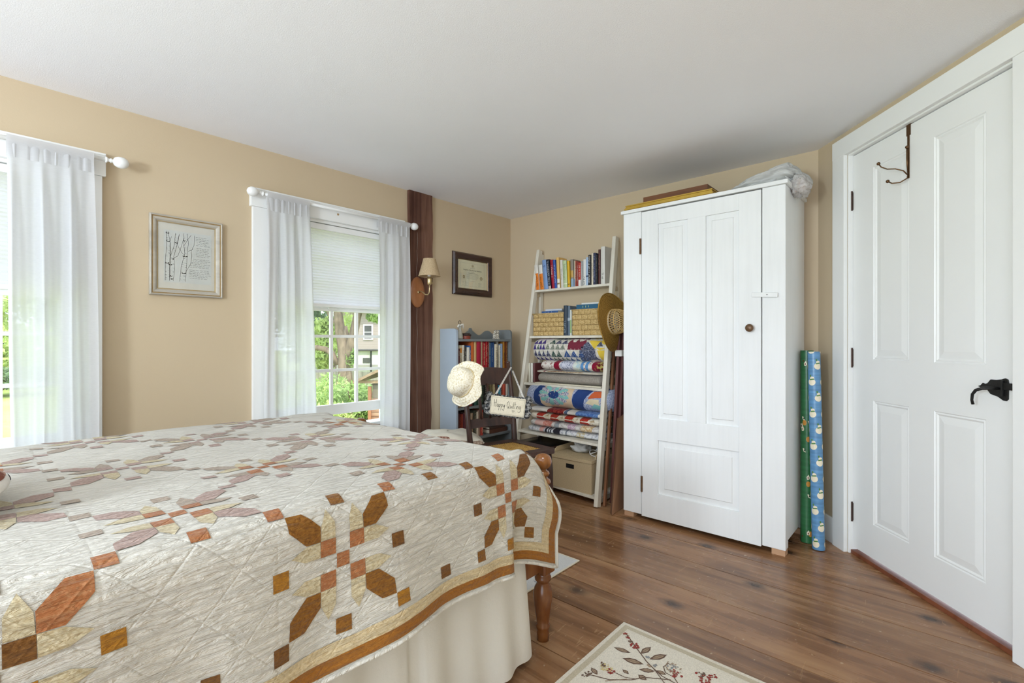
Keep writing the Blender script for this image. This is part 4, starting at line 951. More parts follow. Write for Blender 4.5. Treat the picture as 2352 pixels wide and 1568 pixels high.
# ------------------------------------------------------------------ books
BOOKN = 0
def cmat(h, rough=.45): return M('cover_'+h.strip('#'), h, rough, 0, .35, .05, 20)
def book(lb, x, y, z, w_, d, h, colr, marks=(), rz=0, lean=0, group=None, flat=False):
    """spine at local y=0 facing -y ; marks = [(z0 frac, z1 frac, colour)] bands, colour 'T:xxxxxx' = lettering"""
    t_ = thing('book', lb, 'book', (x, y, z), 0, group)
    if flat: t_.rotation_euler = (R(-90) if False else 0, R(90), rz); 
    else: t_.rotation_euler = Matrix.Rotation(rz, 3, 'Z').to_4x4().to_euler(); 
    if not flat and lean: t_.rotation_euler = (Matrix.Rotation(rz, 4, 'Z') @ Matrix.Rotation(lean, 4, 'Y')).to_euler()
    bt = min(.0022, w_*.16)
    mats = [cmat(colr)]; mb = MB()
    # rounded spine + two boards
    n = 5; prof = [(w_*i/n, -.14*w_*math.sin(math.pi*i/n)) for i in range(n+1)]
    poly = prof + [(w_, d), (w_-bt, d), (w_-bt, bt), (bt, bt), (bt, d), (0, d)]
    mb.prism(poly, 0, h, lambda a, b, q: Vector((a, b, q)))
    rr = random.Random(hash(lb) % 9999 if False else len(lb)*7+int(h*1e4))
    for (f0, f1, c) in marks:
        txt = c.startswith('T'); c = c.replace('T', '')
        if c not in [m.name.split('_')[1] for m in mats]: mats.append(cmat(c))
        mb.mat([m.name.split('_')[1] for m in mats].index(c))
        if not txt:
            P = [(a, b-.0005) for a, b in prof]
            for i in range(n): mb._add([(P[i][0], P[i][1], h*f0), (P[i+1][0], P[i+1][1], h*f0), (P[i+1][0], P[i+1][1], h*f1), (P[i][0], P[i][1], h*f1)], [(0, 1, 2, 3)])
        else:
            q = f0*h; yy = -.14*w_-.0008
            while q < f1*h:
                l = rr.uniform(.003, .008); a, b = w_*rr.uniform(.22, .34), w_*rr.uniform(.62, .78)
                if rr.random() < .85:
                    mb._add([(a, yy, q), (b, yy, q), (b, yy, q+l*.35), (a, yy, q+l*.35)], [(0, 1, 2, 3)])
                    c0 = rr.choice([a, (a+b)/2, b]); mb._add([(c0-w_*.06, yy, q), (c0+w_*.06, yy, q), (c0+w_*.06, yy, q+l), (c0-w_*.06, yy, q+l)], [(0, 1, 2, 3)])
                q += l*1.35
        mb.mat(0)
    mb.build('cover', mats, t_)
    MB().box(bt, w_-bt, bt, d-.004, .003, h-.003).build('pages', PAPER, t_)
    return t_
def row(items, place, where, group, uniq):
    """items: (kind of colour in words, ...)"""
    for i, it in enumerate(items):
        desc = it[0]; l = items[i-1][0] if i else None; r = items[i+1][0] if i+1 < len(items) else None
        ls = l.split('|')[0] if l else None; rs = r.split('|')[0] if r else None; me_ = desc.split('|')[0]; sz = (desc.split('|')+[''])[1]
        nm = (sz+' ' if sz else '')+me_+' book'
        if ls and rs: lb = f'{nm} between {ls} and {rs}, {where}'
        elif rs: lb = f'{nm} at the left end {where}'
        else: lb = f'{nm} at the right end {where}'
        place(i, it, lb, group)

# ------------------------------------------------------------------ blue-grey bookcase against the window wall
BX0, BX1, BYF, BYB = 2.425, 3.052, 2.718, YL-.004
bc = thing('bookcase', 'pale blue-grey painted bookcase with a scalloped back rail in the corner', 'bookcase', (0, 0, 0))
def side_poly():
    p = [(BYF, 0), (BYF, 1.17)]
    for k in range(7): a = R(180-90*k/6); p.append((BYF+.03+.03*math.cos(a), 1.168+.03*math.sin(a)))
    return p+[(BYB, 1.198), (BYB, 0)]
for k, (x0, x1) in enumerate(((BX0, BX0+.018), (BX1-.018, BX1))):
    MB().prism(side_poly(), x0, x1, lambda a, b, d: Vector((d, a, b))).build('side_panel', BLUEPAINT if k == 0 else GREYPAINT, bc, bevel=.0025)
SZ = [1.118, .868, .598, .352, .10]
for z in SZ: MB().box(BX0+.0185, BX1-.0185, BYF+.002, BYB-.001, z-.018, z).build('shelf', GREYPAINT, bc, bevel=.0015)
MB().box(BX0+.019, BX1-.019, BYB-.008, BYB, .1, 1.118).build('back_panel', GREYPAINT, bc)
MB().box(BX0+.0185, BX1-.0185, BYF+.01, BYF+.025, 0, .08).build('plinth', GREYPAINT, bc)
pl = [(BX0+.019, 1.1185)]; Wd = BX1-BX0-.038
for k in range(61):
    s = k/60; e = abs(s-.5)*2
    z = 1.118+.054+.020*math.cos(e*math.pi*3.0)*(1 if e < .93 else .3) + (.018 if e < .06 else 0)
    pl.append((BX0+.019+Wd*s, z))
pl.append((BX1-.019, 1.1185))
MB().prism(pl, BYB-.012, BYB-.0005, lambda a, b, d: Vector((a, d, b))).build('scalloped_rail', GREYPAINT, bc)
def xb(px, Y=BYF+.02): return atY(px, 850, Y).x
def bplace(z, k, y=None):
    def f(i, it, lb, g):
        (desc, p0, p1, ptop, colr) = it[:5]; marks = it[5] if len(it) > 5 else ()
        x0, x1 = xb(1000+p0*.2041), xb(1000+p1*.2041); w_ = (x1-x0)*.96
        Y0 = BYF+.02+.004*((i*7) % 4)
        h = atY(1000+(p0+p1)/2*.2041, 730+ptop*.2041, Y0).z-z if ptop > 5 else ptop
        book(lb, x0, Y0, z+.0005, w_, min(.15, BYB-.012-Y0), h, colr, marks, 0, 0, g)
    return f
row([('maroon|short', 255, 280, 352, '5a3634', [(.7, .9, 'Tb0a090')]), ('orange-topped cream', 284, 312, 315, 'cfc3a6', [(.72, .9, 'd58a35'), (.2, .6, 'T8a7f6a')]), ('ivory', 313, 334, 312, 'ded6c4', [(.3, .8, 'T6a604e')]), ('charcoal patterned', 335, 355, 330, '3c3833', [(.1, .9, 'Tcfc6b4')]), ('plain white|short', 357, 386, 336, 'e0dacb'), ('blue|slim', 388, 411, 316, '3a6aa8', [(.2, .8, 'Tdfe4ea')]),
     ('orange', 413, 441, 262, 'c4622c', [(.15, .35, 'T4a2a18')]), ('ochre', 442, 467, 250, 'c9a772'), ('wide crimson', 468, 514, 250, 'a41d38'), ('beige', 515, 542, 252, 'd5c6a0', [(.1, .9, 'Tb8a67a')]), ('dark red|tall', 543, 571, 250, '9a1c28', [(.15, .85, 'Te3cfa8'), (.05, .08, 'd8bd7c')]), ('scarlet', 572, 590, 250, 'b0222c', [(.2, .8, 'Tead9b8')]), ('wine-coloured', 591, 606, 252, '74191e', [(.1, .9, 'Td9c69c')]),
     ('grey-blue', 609, 638, 282, '6482a0', [(.5, .54, '3a5a80')]), ('navy|slim', 640, 653, 284, '2f4f7c', [(.3, .8, 'Tc8d0dc')]), ('deep blue', 654, 666, 280, '2a4570'), ('off-white', 668, 700, 300, 'dcd2ba', [(.1, .9, 'T7a715f')]), ('speckled grey', 701, 722, 250, '8d8880', [(.6, .95, 'Td8d4cc'), (.1, .5, 'T3c3832')]), ('cream|slim', 723, 741, 312, 'e4dcc6', [(.2, .9, 'T9a8f78')]),
     ('pale blue|slim', 743, 760, 295, '93a9c6'), ('mustard', 762, 781, 272, 'a8742e', [(.1, .6, 'T3e2c18')]), ('rust', 782, 800, 262, 'b04a22', [(.2, .7, 'T4a2418')]), ('brown', 801, 820, 272, '76482a', [(.1, .9, 'Tc59a60')])], bplace(.868, 0), "in the bookcase's top row", 'books in the blue bookcase', 0)
row([('tan|worn', 262, 290, 760, '9a8260'), ('oxblood', 292, 318, 740, '6a2420'), ('forest green', 320, 352, 735, '2c4432'), ('khaki', 354, 384, 760, '7a7450'), ('faded red', 386, 416, 730, '8c3a30'), ('black', 418, 448, 742, '222220'), ('teal green', 450, 478, 735, '2f5046', [(.2, .8, 'T9aa890')]), ('bottle green', 480, 502, 730, '26382c', [(.1, .9, 'T7e8a70')]), ('moss green', 504, 530, 732, '38503e', [(.1, .9, 'T8e9a7a')]), ('inky green', 534, 558, 728, '202c26', [(.1, .8, 'T77806a')]), ('near-black', 561, 586, 726, '1c1d1a', [(.1, .9, 'Ta09a88')]), ('olive', 589, 612, 728, '3e3826', [(.2, .9, 'Tb8a878')]), ('bronze', 614, 635, 726, '6a5c40'), ('sand', 637, 660, 724, '83744e', [(.1, .9, 'Tc9ba90')]), ('straw', 662, 686, 724, 'b5a27a', [(.2, .8, 'T6a5c3e')]), ('grey-brown', 688, 709, 726, '4d4840'), ('turquoise|thin', 712, 740, 760, '2c7f96', [(.2, .7, 'Tcfe0e0')]), ('brick red', 743, 764, 700, '93281f', [(.3, .9, 'Td8b090')]), ('coral', 766, 800, 698, 'c05540'), ('pale grey', 802, 820, 700, 'cbc4b6'), ('slate', 822, 842, 698, '8a9494')],
    bplace(.598, 1), "in the bookcase's second row", 'books in the blue bookcase', 0)
row([('dark maroon', 255, 274, 1082, '56201a'), ('brick', 276, 300, 1085, '8a3224', [(.1, .9, 'Tb56a50')]), ('red-brown', 302, 318, 1088, 'a04432'), ('plum', 320, 352, 1075, '5a2a30'), ('cocoa', 356, 380, 1068, '7c4c3e'), ('brown', 382, 404, 1066, '8e6850', [(.2, .8, 'Tc9b090')]), ('fawn', 406, 434, 1075, 'a48a70', [(.1, .9, 'T6a543c')]), ('dark olive', 436, 464, 1045, '3a3a2e', [(.1, .9, 'Tb0a884')]), ('bone', 466, 488, 1060, 'cbb8a0'), ('dusty pink', 490, 518, 1045, 'a88272'), ('red', 520, 548, 1040, 'b04234', [(.1, .9, 'Te0c0a0')])],
    bplace(.352, 2), "in the bookcase's third row", 'books in the blue bookcase', 0)
for k, (c, lb) in enumerate((('5c3d30', 'brown book lying flat at the bottom right of the bookcase\'s third row'), ('4a3830', 'thin dark book lying on top of the flat brown one in the bookcase'))):
    t_ = thing('book', lb, 'book', (2.80, BYF+.02, .3525+k*.036), 0, 'books lying flat in the bookcase'); hh = .034 if k == 0 else .018; ww = .21-.03*k
    mb = MB(); mb.box(0, ww, 0, .14, 0, .003).box(0, ww, 0, .14, hh-.003, hh).box(0, ww, 0, .003, .003, hh-.003); mb.build('cover', cmat(c), t_); MB().box(.004, ww-.004, .003, .136, .003, hh-.003).build('pages', PAPER, t_)
# ornaments
o1 = atY(1056, 778, BYF+.06)
og = thing('ornament', 'white figurine with a wire loop on the left of the bookcase top', 'figurine', (o1.x-.004, BYF+.055, 1.118))
GL2 = M('grey_glazed_ceramic', '#b4b2a6', .3, 0, .5, .12, 40)
MB().lathe([(.0001, 0), (.024, .001), (.026, .01), (.023, .03), (.018, .055), (.013, .075), (.010, .083), (.014, .09), (.016, .100), (.012, .112), (.0001, .116)], 20).build('body', GL2, og, smooth=True)
MB().tube([(-.022, -.008, .085), (-.030, -.012, .098), (-.024, -.014, .108), (-.008, -.015, .103), (.006, -.016, .112), (.018, -.014, .115), (.026, -.010, .1), (.03, -.008, .082)], [.004, .006, .006, .006, .006, .007, .006, .003], 10).build('scarf', M('white_glaze', '#e4e0d6', .35), og, smooth=True)
MB().tube([(.0+.013*math.sin(k*.5236), 0, .128+.014*math.cos(k*.5236)) for k in range(13)], .0022, 6, False).build('wire_loop', M('dark_wire', '#5b5040', .4, .5), og, smooth=True)
o2 = xb(1078)
tin = thing('tin', 'small round red tin with a dark fluted lid on the bookcase top', 'tin', (o2, BYF+.06, 1.118))
MB().lathe([(.0001, 0), (.036, 0), (.037, .004), (.037, .026), (.0001, .026)], 32).build('body', M('terracotta_red', '#8a4030', .4), tin, smooth=False)
mb = MB(); mb.lathe([(.0001, .026), (.039, .026), (.040, .03), (.036, .04), (.034, .046), (.028, .044), (.0001, .043)], 32)
for k in range(16): mb.sphere((.039*math.cos(k*.3927), .039*math.sin(k*.3927), .032), .0055, 6)
mb.build('lid', M('dark_lid', '#3a2b26', .4), tin, smooth=True)
o3 = xb(1145)
dc = thing('ornament', 'pair of small white ceramic cats on the right of the bookcase top', 'figurine', (o3, BYF+.05, 1.118))
WG = NT('mottled_white_glaze'); WG.col(WG.ramp(WG.noise(WG.obj(), 130, 2), [(.42, '#6a6258'), (.54, '#e2dccd')])); WG.set(.4)
for sx in (-1, 1):
    mb = MB(); x = sx*.015
    mb.lathe([(.0001, 0), (.015, .0), (.017, .008), (.014, .022), (.017, .03), (.0155, .042), (.011, .052), (.0001, .054)], 16, Matrix.Translation((x, 0, 0))); mb.sphere((x, -.006, .060), .0125, 10)
    mb.lathe([(.005, 0), (.0001, .012)], 8, Matrix.Translation((x-.007, -.005, .068))).lathe([(.005, 0), (.0001, .012)], 8, Matrix.Translation((x+.007, -.005, .068))).sphere((x-.007, -.014, .006), .006, 6).sphere((x+.007, -.014, .006), .006, 6)
    mb.build('cat', WG.m, dc, smooth=True)

# ------------------------------------------------------------------ ladder shelf
ls = thing('ladder_shelf', 'cream painted A-frame ladder shelf between the bookcase corner and the wardrobe', 'shelf', (0, 0, 0))
LT, LB_ = Vector((3.195, 2.535, 1.865)), Vector((2.85, 2.545, 0)); RT, RB = Vector((3.195, 1.815, 1.875)), Vector((2.775, 1.715, 0))
def lx(z, s): A, B = ((LT, LB_), (RT, RB))[s]; k = z/A.z; return B + (A-B)*k
for s, (A, B) in enumerate(((LT, LB_), (RT, RB))):
    MB().beam(B, A, .030, .048).build('front_rail', CREAMWOOD, ls, bevel=.004)
    bk = Vector((3.20, A.y+(.0), 0)); tp = Vector((3.222, A.y, A.z-.03)); MB().beam((3.205, A.y-(.06 if s else -.02), 0), tp, .022, .04).build('rear_rail', LEDGE if s else CREAMWOOD, ls, bevel=.004)
LSZ = [1.525, 1.145, .77, .40, .062]; tiers = []
for k, z in enumerate(LSZ):
    a = lx(z, 0); b = lx(z, 1); t_ = .018
    xr = 3.205
    mb = MB(); m0 = a.y-.012; m1 = b.y+.012
    mb.hexa([(a.x-.012, m0, z-t_), (b.x-.012, m1, z-t_), (xr, m1, z-t_), (xr, m0, z-t_)], [(a.x-.012, m0, z), (b.x-.012, m1, z), (xr, m1, z), (xr, m0, z)])
    mb.build('shelf', CREAMWOOD, ls, bevel=.002)
    mb = MB()
    for (p, q) in ((a, LT.y), (b, RT.y)): mb.beam((p.x, p.y, z-.035), (3.20, p.y*.5+q*.5, z-.035), .014, .03)
    mb.build('side_rung', LEDGE, ls, bevel=.002); tiers.append((a, b))
def spl(z, X0, lst=None):
    def f(i, it, lb, g):
        (desc, p0, p1, ptop, colr, marks) = it[:6]; lean = it[6] if len(it) > 6 else 0
        px0, px1 = 1000+p0*.1913, 1000+p1*.1913; y0 = atX(px0, 650, X0).y; y1 = atX(px1, 650, X0).y
        top = atX((px0+px1)/2, 530+ptop*.1913, X0).z; w_ = (y0-y1)*.95
        if lean: w_ *= .93
        t_ = book(lb, X0+.003*((i*5) % 3), y0, z+.0005, w_, .125, (top-z)*.995/math.cos(lean), colr, marks, R(-90), 0, g)
        if lean: t_.rotation_euler = (Matrix.Rotation(R(-90), 4, 'Z') @ Matrix.Rotation(-lean, 4, 'Y')).to_euler()
    return f
XS1 = 3.135
ln = R(6)
row([('orange-white|outer', 1212, 1256, 415, 'e2ddd2', [(.0, .66, 'e07c1e'), (.1, .55, 'T8a4a18')], ln), ('orange-white|inner', 1257, 1304, 412, 'e4e0d6', [(.0, .64, 'e07c1e'), (.1, .5, 'T9a5a20')], ln), ('light blue|tall', 1308, 1358, 352, '7f9dcb', [(.75, .8, 'T3a5a90')], ln), ('blue-lettered', 1360, 1394, 345, '1d2436', [(.15, .9, 'Td5dbe6'), (.0, .1, 'c9b8b0')], ln), ('crimson', 1395, 1430, 350, 'a0142c', [(.4, .85, 'Te8d8d0')], ln*.8), ('royal blue|slim', 1432, 1462, 352, '2f55a8', [(.2, .8, 'Tb8c8ea')], ln*.8),
     ('yellow-backed', 1466, 1500, 322, 'e3b768', [(.0, .3, 'f0ece0'), (.12, .17, 'e5b52e')], ln*.5), ('white|slim', 1504, 1536, 352, 'dedad0', [(.3, .7, 'Ta8a49a')], ln*.5), ('pale green', 1538, 1588, 360, 'bfcf9f', [(.12, .16, 'e2e6cc'), (.3, .9, 'T98a884')], ln*.5), ('bright yellow', 1591, 1620, 362, 'e0ae22', [(.1, .13, '6a5520')], ln*.4), ('grey-brown', 1623, 1660, 345, '8f8578', [(.35, .6, 'c9a25a'), (.0, .3, '8fa8bc')], ln*.3), ('cream and blue', 1662, 1676, 362, 'c8bba0', [(.0, .3, '7f98b4')]), ('terracotta', 1678, 1692, 362, 'a85a44', [(.2, .8, 'Te0c8b0')]), ('brick red', 1694, 1712, 372, '9a3530', [(.2, .85, 'Te2c9bd')]), ('tomato red', 1715, 1745, 385, 'c03c2c', [(.0, .28, 'e8e2da'), (.35, .9, 'Te8c0b0')]), ('silver grey', 1748, 1768, 368, 'aaa9a6', [(.2, .8, 'Td8d6d0')]), ('white lettered', 1770, 1803, 345, 'e6e4de', [(.05, .35, 'T2c2c30')]), ('ice blue', 1806, 1832, 320, 'a9bfd8', [(.3, .36, '3b4f74')]),
     ('white-lettered black|tall', 1835, 1866, 292, '16171a', [(.08, .95, 'Te8e6e0')]), ('cream|slim', 1868, 1892, 272, 'd8ccb6', [(.3, .7, 'T8a8070')]), ('navy patterned', 1894, 1922, 268, '262c4a', [(.1, .9, 'T8e96b4')]), ('black', 1924, 1945, 290, '1a1a1e', [(.2, .9, 'T77726a')]), ('maroon|tall', 1952, 1978, 225, '5a3430', [(.4, .9, 'Ta88878')]), ('white|tall', 1984, 2034, 192, 'd8d5cc', [(.15, .3, 'T77756c')])], spl(1.525, XS1), 'atop the ladder shelf', 'books on the top tier of the ladder shelf', 0)
# tier 2: two baskets, three books between
t = NT('woven_straw'); co = t.obj(); t.col(t.ramp(t.noise(t.mapping(co, (60, 60, 220)), 1, 3), [(.3, '#a98a52'), (.55, '#d0b27a'), (.75, '#dfc694')])); t.set(.7, 0, .2); t.bump(t.noise(t.mapping(co, (60, 60, 300)), 1, 3), .5, .003); STRAW = t.m
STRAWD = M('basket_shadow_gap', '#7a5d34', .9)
def basket(lb, y0, y1, x0, x1, z0, h):
    t_ = thing('basket', lb, 'basket', ((x0+x1)/2, (y0+y1)/2, z0), 0, 'woven baskets on the ladder shelf'); hx, hy = (x1-x0)/2, abs(y1-y0)/2
    mb = MB(); th = .006
    mb.box(-hx+th, hx-th, -hy+th, hy-th, 0, .006).box(-hx+th, -hx+th*2, -hy+th, hy-th, 0, h-.004).box(hx-th*2, hx-th, -hy+th, hy-th, 0, h-.004).box(-hx+th, hx-th, -hy+th, -hy+th*2, 0, h-.004).box(-hx+th, hx-th, hy-th*2, hy-th, 0, h-.004)
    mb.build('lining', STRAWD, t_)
    mb = MB(); nr = 5; rh = h/nr
    def pad(c, ax, w_, hh):   # pillow shaped weave cell
        us = lin_space(-1, 1, 5)
        def F(u, v):
            b = (1-u*u)**.5*(1-v**4)**.5 if abs(u) < 1 and abs(v) < 1 else 0
            p = Vector((0, 0, 0)); p[ax[0]] = u*w_/2*.97; p.z = v*hh/2*.93; p[ax[1]] = ax[2]*b*.008
            return c+p
        mb.grid(F, us, us)
    for (ax, L, off, sg) in (((1, 0, -1), hy, -hx+th*.8, 0), ((1, 0, 1), hy, hx-th*.8, 0), ((0, 1, -1), hx, -hy+th*.8, 1), ((0, 1, 1), hx, hy-th*.8, 1)):
        n = max(3, round(2*L/.052))
        for r_ in range(nr):
            k0 = -.5 if r_ % 2 else 0
            for k in range(n+(1 if r_ % 2 else 0)):
                a = -L+(k+k0)*2*L/n; b = a+2*L/n; a = max(a, -L); b = min(b, L)
                if b-a < .01: continue
                c = Vector((0, 0, (r_+.5)*rh)); c[ax[0]] = (a+b)/2; c[ax[1]] = off; pad(c, ax, b-a, rh)
    mb.build('weave', STRAW, t_, smooth=True, weld=True)
    MB().tube([(-hx, -hy, h-.004), (hx, -hy, h-.004), (hx, hy, h-.004), (-hx, hy, h-.004), (-hx, -hy, h-.004)], .006, 8).build('rim', STRAW, t_, smooth=True)
    return t_
XS2 = 3.075
yy = lambda px: atX(px, 740, XS2).y
basket('woven straw basket on the left of the ladder shelf, holding thin blue books', yy(1224), yy(1293.5), XS2, XS2+.13, 1.1455, .18)
basket('woven straw basket on the right of the ladder shelf under a flat blue book', yy(1313.5), yy(1385), XS2, XS2+.13, 1.1455, .198)
row([('dark slate|large', 1540, 1578, 900, '33404e', [(.1, .5, 'T9fb0bc')]), ('grey-blue|large', 1580, 1612, 905, '5f6f80', [(.5, .6, 'a8b4be')]), ('white-green|slim', 1614, 1632, 950, 'dcdfd6', [(.1, .6, '9dba7e')])], spl(1.145, XS2+.005), 'between the ladder baskets', 'books between the baskets', 0)
def flatbook(lb, p0, p1, z, th, X0, d, c, marks=(), rz=0, grp=None):
    y0, y1 = atX(p0, 700, X0).y, atX(p1, 700, X0).y; L = y0-y1; t_ = thing('book', lb, 'book', (X0, (y0+y1)/2, z), rz, grp)
    mb = MB(); mb.box(0, d, -L/2, L/2, 0, .002).box(0, d, -L/2, L/2, th-.002, th).box(-.001, .002, -L/2, L/2, .0, th)
    mats = [cmat(c)]
    for a, b, mc in marks:
        mats.append(cmat(mc)); mb.mat(len(mats)-1)
        for k in range(3): mb.box(-.0016, -.001, L/2-L*(a+(b-a)*k/3)-.004, L/2-L*(a+(b-a)*k/3), th*.3, th*.72)
    mb.build('cover', mats, t_); MB().box(.002, d-.004, -L/2+.003, L/2-.003, .002, th-.002).build('pages', PAPER, t_)
flatbook('thick teal-blue book lying flat on the right-hand straw basket', 1324, 1373, 1.1455+.199, .034, XS2+.0, .12, '2f6180', [(.3, .7, 'b7c47a')])
flatbook('slim white book on top of the teal-blue book', 1336, 1378, 1.1455+.2335, .013, XS2+.02, .10, 'e0ded8')
flatbook('blue paperback lying on the left straw basket', 1243, 1283, 1.1455+.181, .018, XS2+.02, .1, '3f6297', [(.2, .8, 'a9bcd8')], R(-5))
flatbook('white and navy booklet resting on the blue paperback', 1254, 1290, 1.1455+.1995, .014, XS2+.03, .1, 'c9ced6', (), R(4))

# ---- folded quilts and blankets
def fold_roll(name, lb, cat, c, L, dx, hz, pats, mats, seed=0, n=3.2, ax_rot=0, ends=.8, layers=0, wob=.006, tilt=0):
    """cloth roll or folded stack: axis along Y; u = 0..1 around, v = -1..1 along"""
    t_ = thing(name, lb, cat, c, ax_rot); t_.rotation_euler = (tilt, 0, ax_rot)
    def Fn(u, v):
        th = u*2*math.pi; co_, si = math.cos(th), math.sin(th); e = (abs(co_)**n+abs(si)**n)**(-1/n)
        k = max(0., 1-abs(v)**14)**(.5) if abs(v) < 1 else 0
        k = ends+(1-ends)*k if abs(v) < .995 else 0.0
        x = -co_*e*dx/2*k; z = si*e*hz/2*k
        z2 = z + .5*hz
        w2 = wob*noise.noise(Vector((x*12+seed, v*L*9, z*20+seed*3)))+wob*.6*noise.noise(Vector((x*30+seed, v*L*26, z*60)))
        y = -v*L/2*(1-.02*(1-k))
        gro = 0
        if layers and x < 0:
            f = (z2/hz*layers) % 1; gro = -.006*math.exp(-((min(f, 1-f))/.10)**2)*(1 if .04 < z2/hz < .96 else 0)
        r = 1
        return Vector((x*r - w2 - gro*1.0, y, max(.0, z2) + w2*.5*(1 if z2 > .01 else 0)))
    mb = MB(); patched(mb, Fn, 0, 1, 72, -1, 1, 48, pats, -.0014)
    mb.build('cloth', mats, t_, smooth=True, weld=True)
    return t_
FC = {}
def fc(h, h2=None, s=110, th=.5):
    k = (h, h2, s)
    if k not in FC: FC[k] = M_cloth('fabric_'+h.strip('#')+(h2 or '').strip('#'), h, h2, s, th, .85, .25)
    return FC[k]
# front face of a roll is u around 0 (u in -.25...25 wraps); use u in 0..0.25 upper front, 0.75..1 lower front
def tri(a, b, c, m): return (m, [a, b, c])
def quad(a, b, c, d, m): return (m, [a, b, c, d])
# tier 3 (z=.77): wool blanket, cream fold, floral fold, big patchwork bolster ; three white books at the left
X3 = 2.985
yc = lambda p0, p1, X0: (atX((p0+p1)/2, 850, X0).y)
yl = lambda p0, p1, X0: atX(p0, 850, X0).y-atX(p1, 850, X0).y
fold_roll('folded_blanket', 'grey wool blanket folded at the bottom of the ladder shelf pile', 'blanket', (X3+.10, yc(1228, 1375, X3), .7785), yl(1228, 1375, X3), .19, .075, [], [fc('#938a80', '#a29a8e', 160, .5)], 1, n=2.6)
fold_roll('folded_quilt', 'thin cream folded cloth lying on the grey wool blanket', 'quilt', (X3+.105, yc(1224, 1374, X3), .8535), yl(1224, 1374, X3), .19, .022, [quad((.0, -.72), (.0, -.68), (.24, -.68), (.24, -.72), 1), quad((.02, -.6), (.02, .5), (.08, .5), (.08, -.6), 2)], [fc('#cfc6b4'), fc('#7a2430'), fc('#c6a878', '#8a6a50', 60)], 2, n=2.4)
def band(v0, v1, m, u0=.0, u1=.25, u2=.75): return [(m, [(0, v0), (u1, v0), (u1, v1), (0, v1)]), (m, [(u2, v0), (1, v0), (1, v1), (u2, v1)])]
pp = band(-.5, -.32, 1)+band(-.28, .12, 2)+band(.14, .34, 3)+band(.36, .44, 4)+band(.5, .58, 4)+band(.70, .86, 1)+band(.78, .99, 5)
fold_roll('folded_quilt', 'rolled floral quilt with a dark red band, under the patchwork bolster', 'quilt', (X3+.10, yc(1234, 1378, X3), .876), yl(1234, 1378, X3), .19, .078, pp, [fc('#e4dcd2', '#a07870', 60, .6), fc('#8e1a34'), fc('#cfd0dc', '#8088a4', 80, .56), fc('#dde4da', '#b6cfd4', 30), fc('#5f92c4'), fc('#6a2026', '#b8a860', 40)], 3, n=2.2, ends=.7)
rr = random.Random(31); pp = []
names = ['#e5dfd0', '#41405a', '#7a3140', '#4a3a7a', '#35504a', '#2f4f86', '#e2c24a', '#4a4e62', '#c8b8c8', '#7a7f72', '#e8e4da']
cm = {n_: i for i, n_ in enumerate(names)}
# rows of triangles on the front of the bolster: v = -1 left .. 1 right ; rows in u (lower 0.75 -> 1|0 -> .25 upper)
rows = [(.80, .90), (.90, .995), (.005, .085), (.085, .165), (.165, .24)]
pal = [[(-.95, -.45, 3), (-.45, 0, 4), (0, .55, 5)], [(-.95, -.6, 1), (-.6, -.15, 4), (-.1, .45, 5)], [(-.95, -.6, 3), (-.6, -.05, 9), (0, .4, 2)], [(-.95, -.6, 3), (-.5, 0, 1), (0, .5, 2)], [(-.95, -.5, 8), (-.4, 0, 9), (0, .5, 2)]]
for ri, (u0, u1) in enumerate(rows):
    for (v0, v1, mc) in pal[ri]:
        n_ = 4 if ri % 2 == 0 else 3
        for k in range(n_):
            a = v0+(v1-v0)*k/n_; b = v0+(v1-v0)*(k+1)/n_; pp.append((mc if rr.random() < .8 else rr.choice([1, 4, 5, 9]), [(u0, a), (u0, b), (u1, (a+b)/2)]))
# bigger pieces
pp += [(2, [(.10, .02), (.02, .02), (.13, .46)]), (2, [(.02, .0), (.02, .42), (.13, .42)]), (7, [(.83, .35), (.985, .32), (.12, .52), (.985, .62), (.87, .75)]) if False else (7, [(.001, .34), (.08, .40), (.12, .5), (.001, .74)]), (7, [(.999, .33), (.83, .30), (.82, .50), (.90, .72), (.999, .72)]),
       (6, [(.14, .52), (.14, .82), (.01, .70)]), (6, [(.10, .84), (.20, .80), (.17, .97), (.06, .97)]), (7, [(.13, .82), (.05, .74), (.05, .9)]), (6, [(.04, .72), (.001, .82), (.03, .97)]), (6, [(.999, .76), (.85, .84), (.90, .98), (.999, .98)]), (7, [(.97, .66), (.86, .60), (.86, .8)]), (6, [(.22, .55), (.22, .75), (.17, .66)])]
pp += [(0, [(.80, .5), (.85, .48), (.86, .9), (.80, .9)], 1)]
fold_roll('rolled_quilt', 'thick rolled patchwork quilt of small coloured triangles under the baskets', 'quilt', (X3+.115, yc(1213, 1388, X3), .950), yl(1212, 1384, X3), .21, .172, pp, [fc('#ddd8cc', '#cfc8ba', 40)]+[fc(n_, '#8a8fa0' if i in (1, 5, 7) else '#a8a89a' if i in (4, 9) else None, 120, .56) for i, n_ in enumerate(names[1:], 1)], 4, n=2.3, ends=.85)
for k, (c_, lb) in enumerate((('cfcab8', 'tall pale green pamphlet at the left end of the ladder shelf blanket pile'), ('e2ded4', 'white book standing between the pamphlet and the folded quilts on the ladder'), ('6a3a3a', 'maroon book standing against the folded quilts on the ladder shelf'))):
    y0 = atX(1212+k*5.5, 850, X3+.04).y; book(lb, X3+.05, y0, .7705, .018, .13, .155, c_, (), R(-90), 0, 'books left of the folded quilts')
MB().box(X3+.005, X3+.2, yc(1224, 1375, X3)-yl(1224, 1375, X3)/2, yc(1224, 1375, X3)+yl(1224, 1375, X3)/2, .7705, .778).build('paper_stack', PAPER)
tag(bpy.data.objects['paper_stack'], 'thin stack of white papers under the grey wool blanket', 'paper')
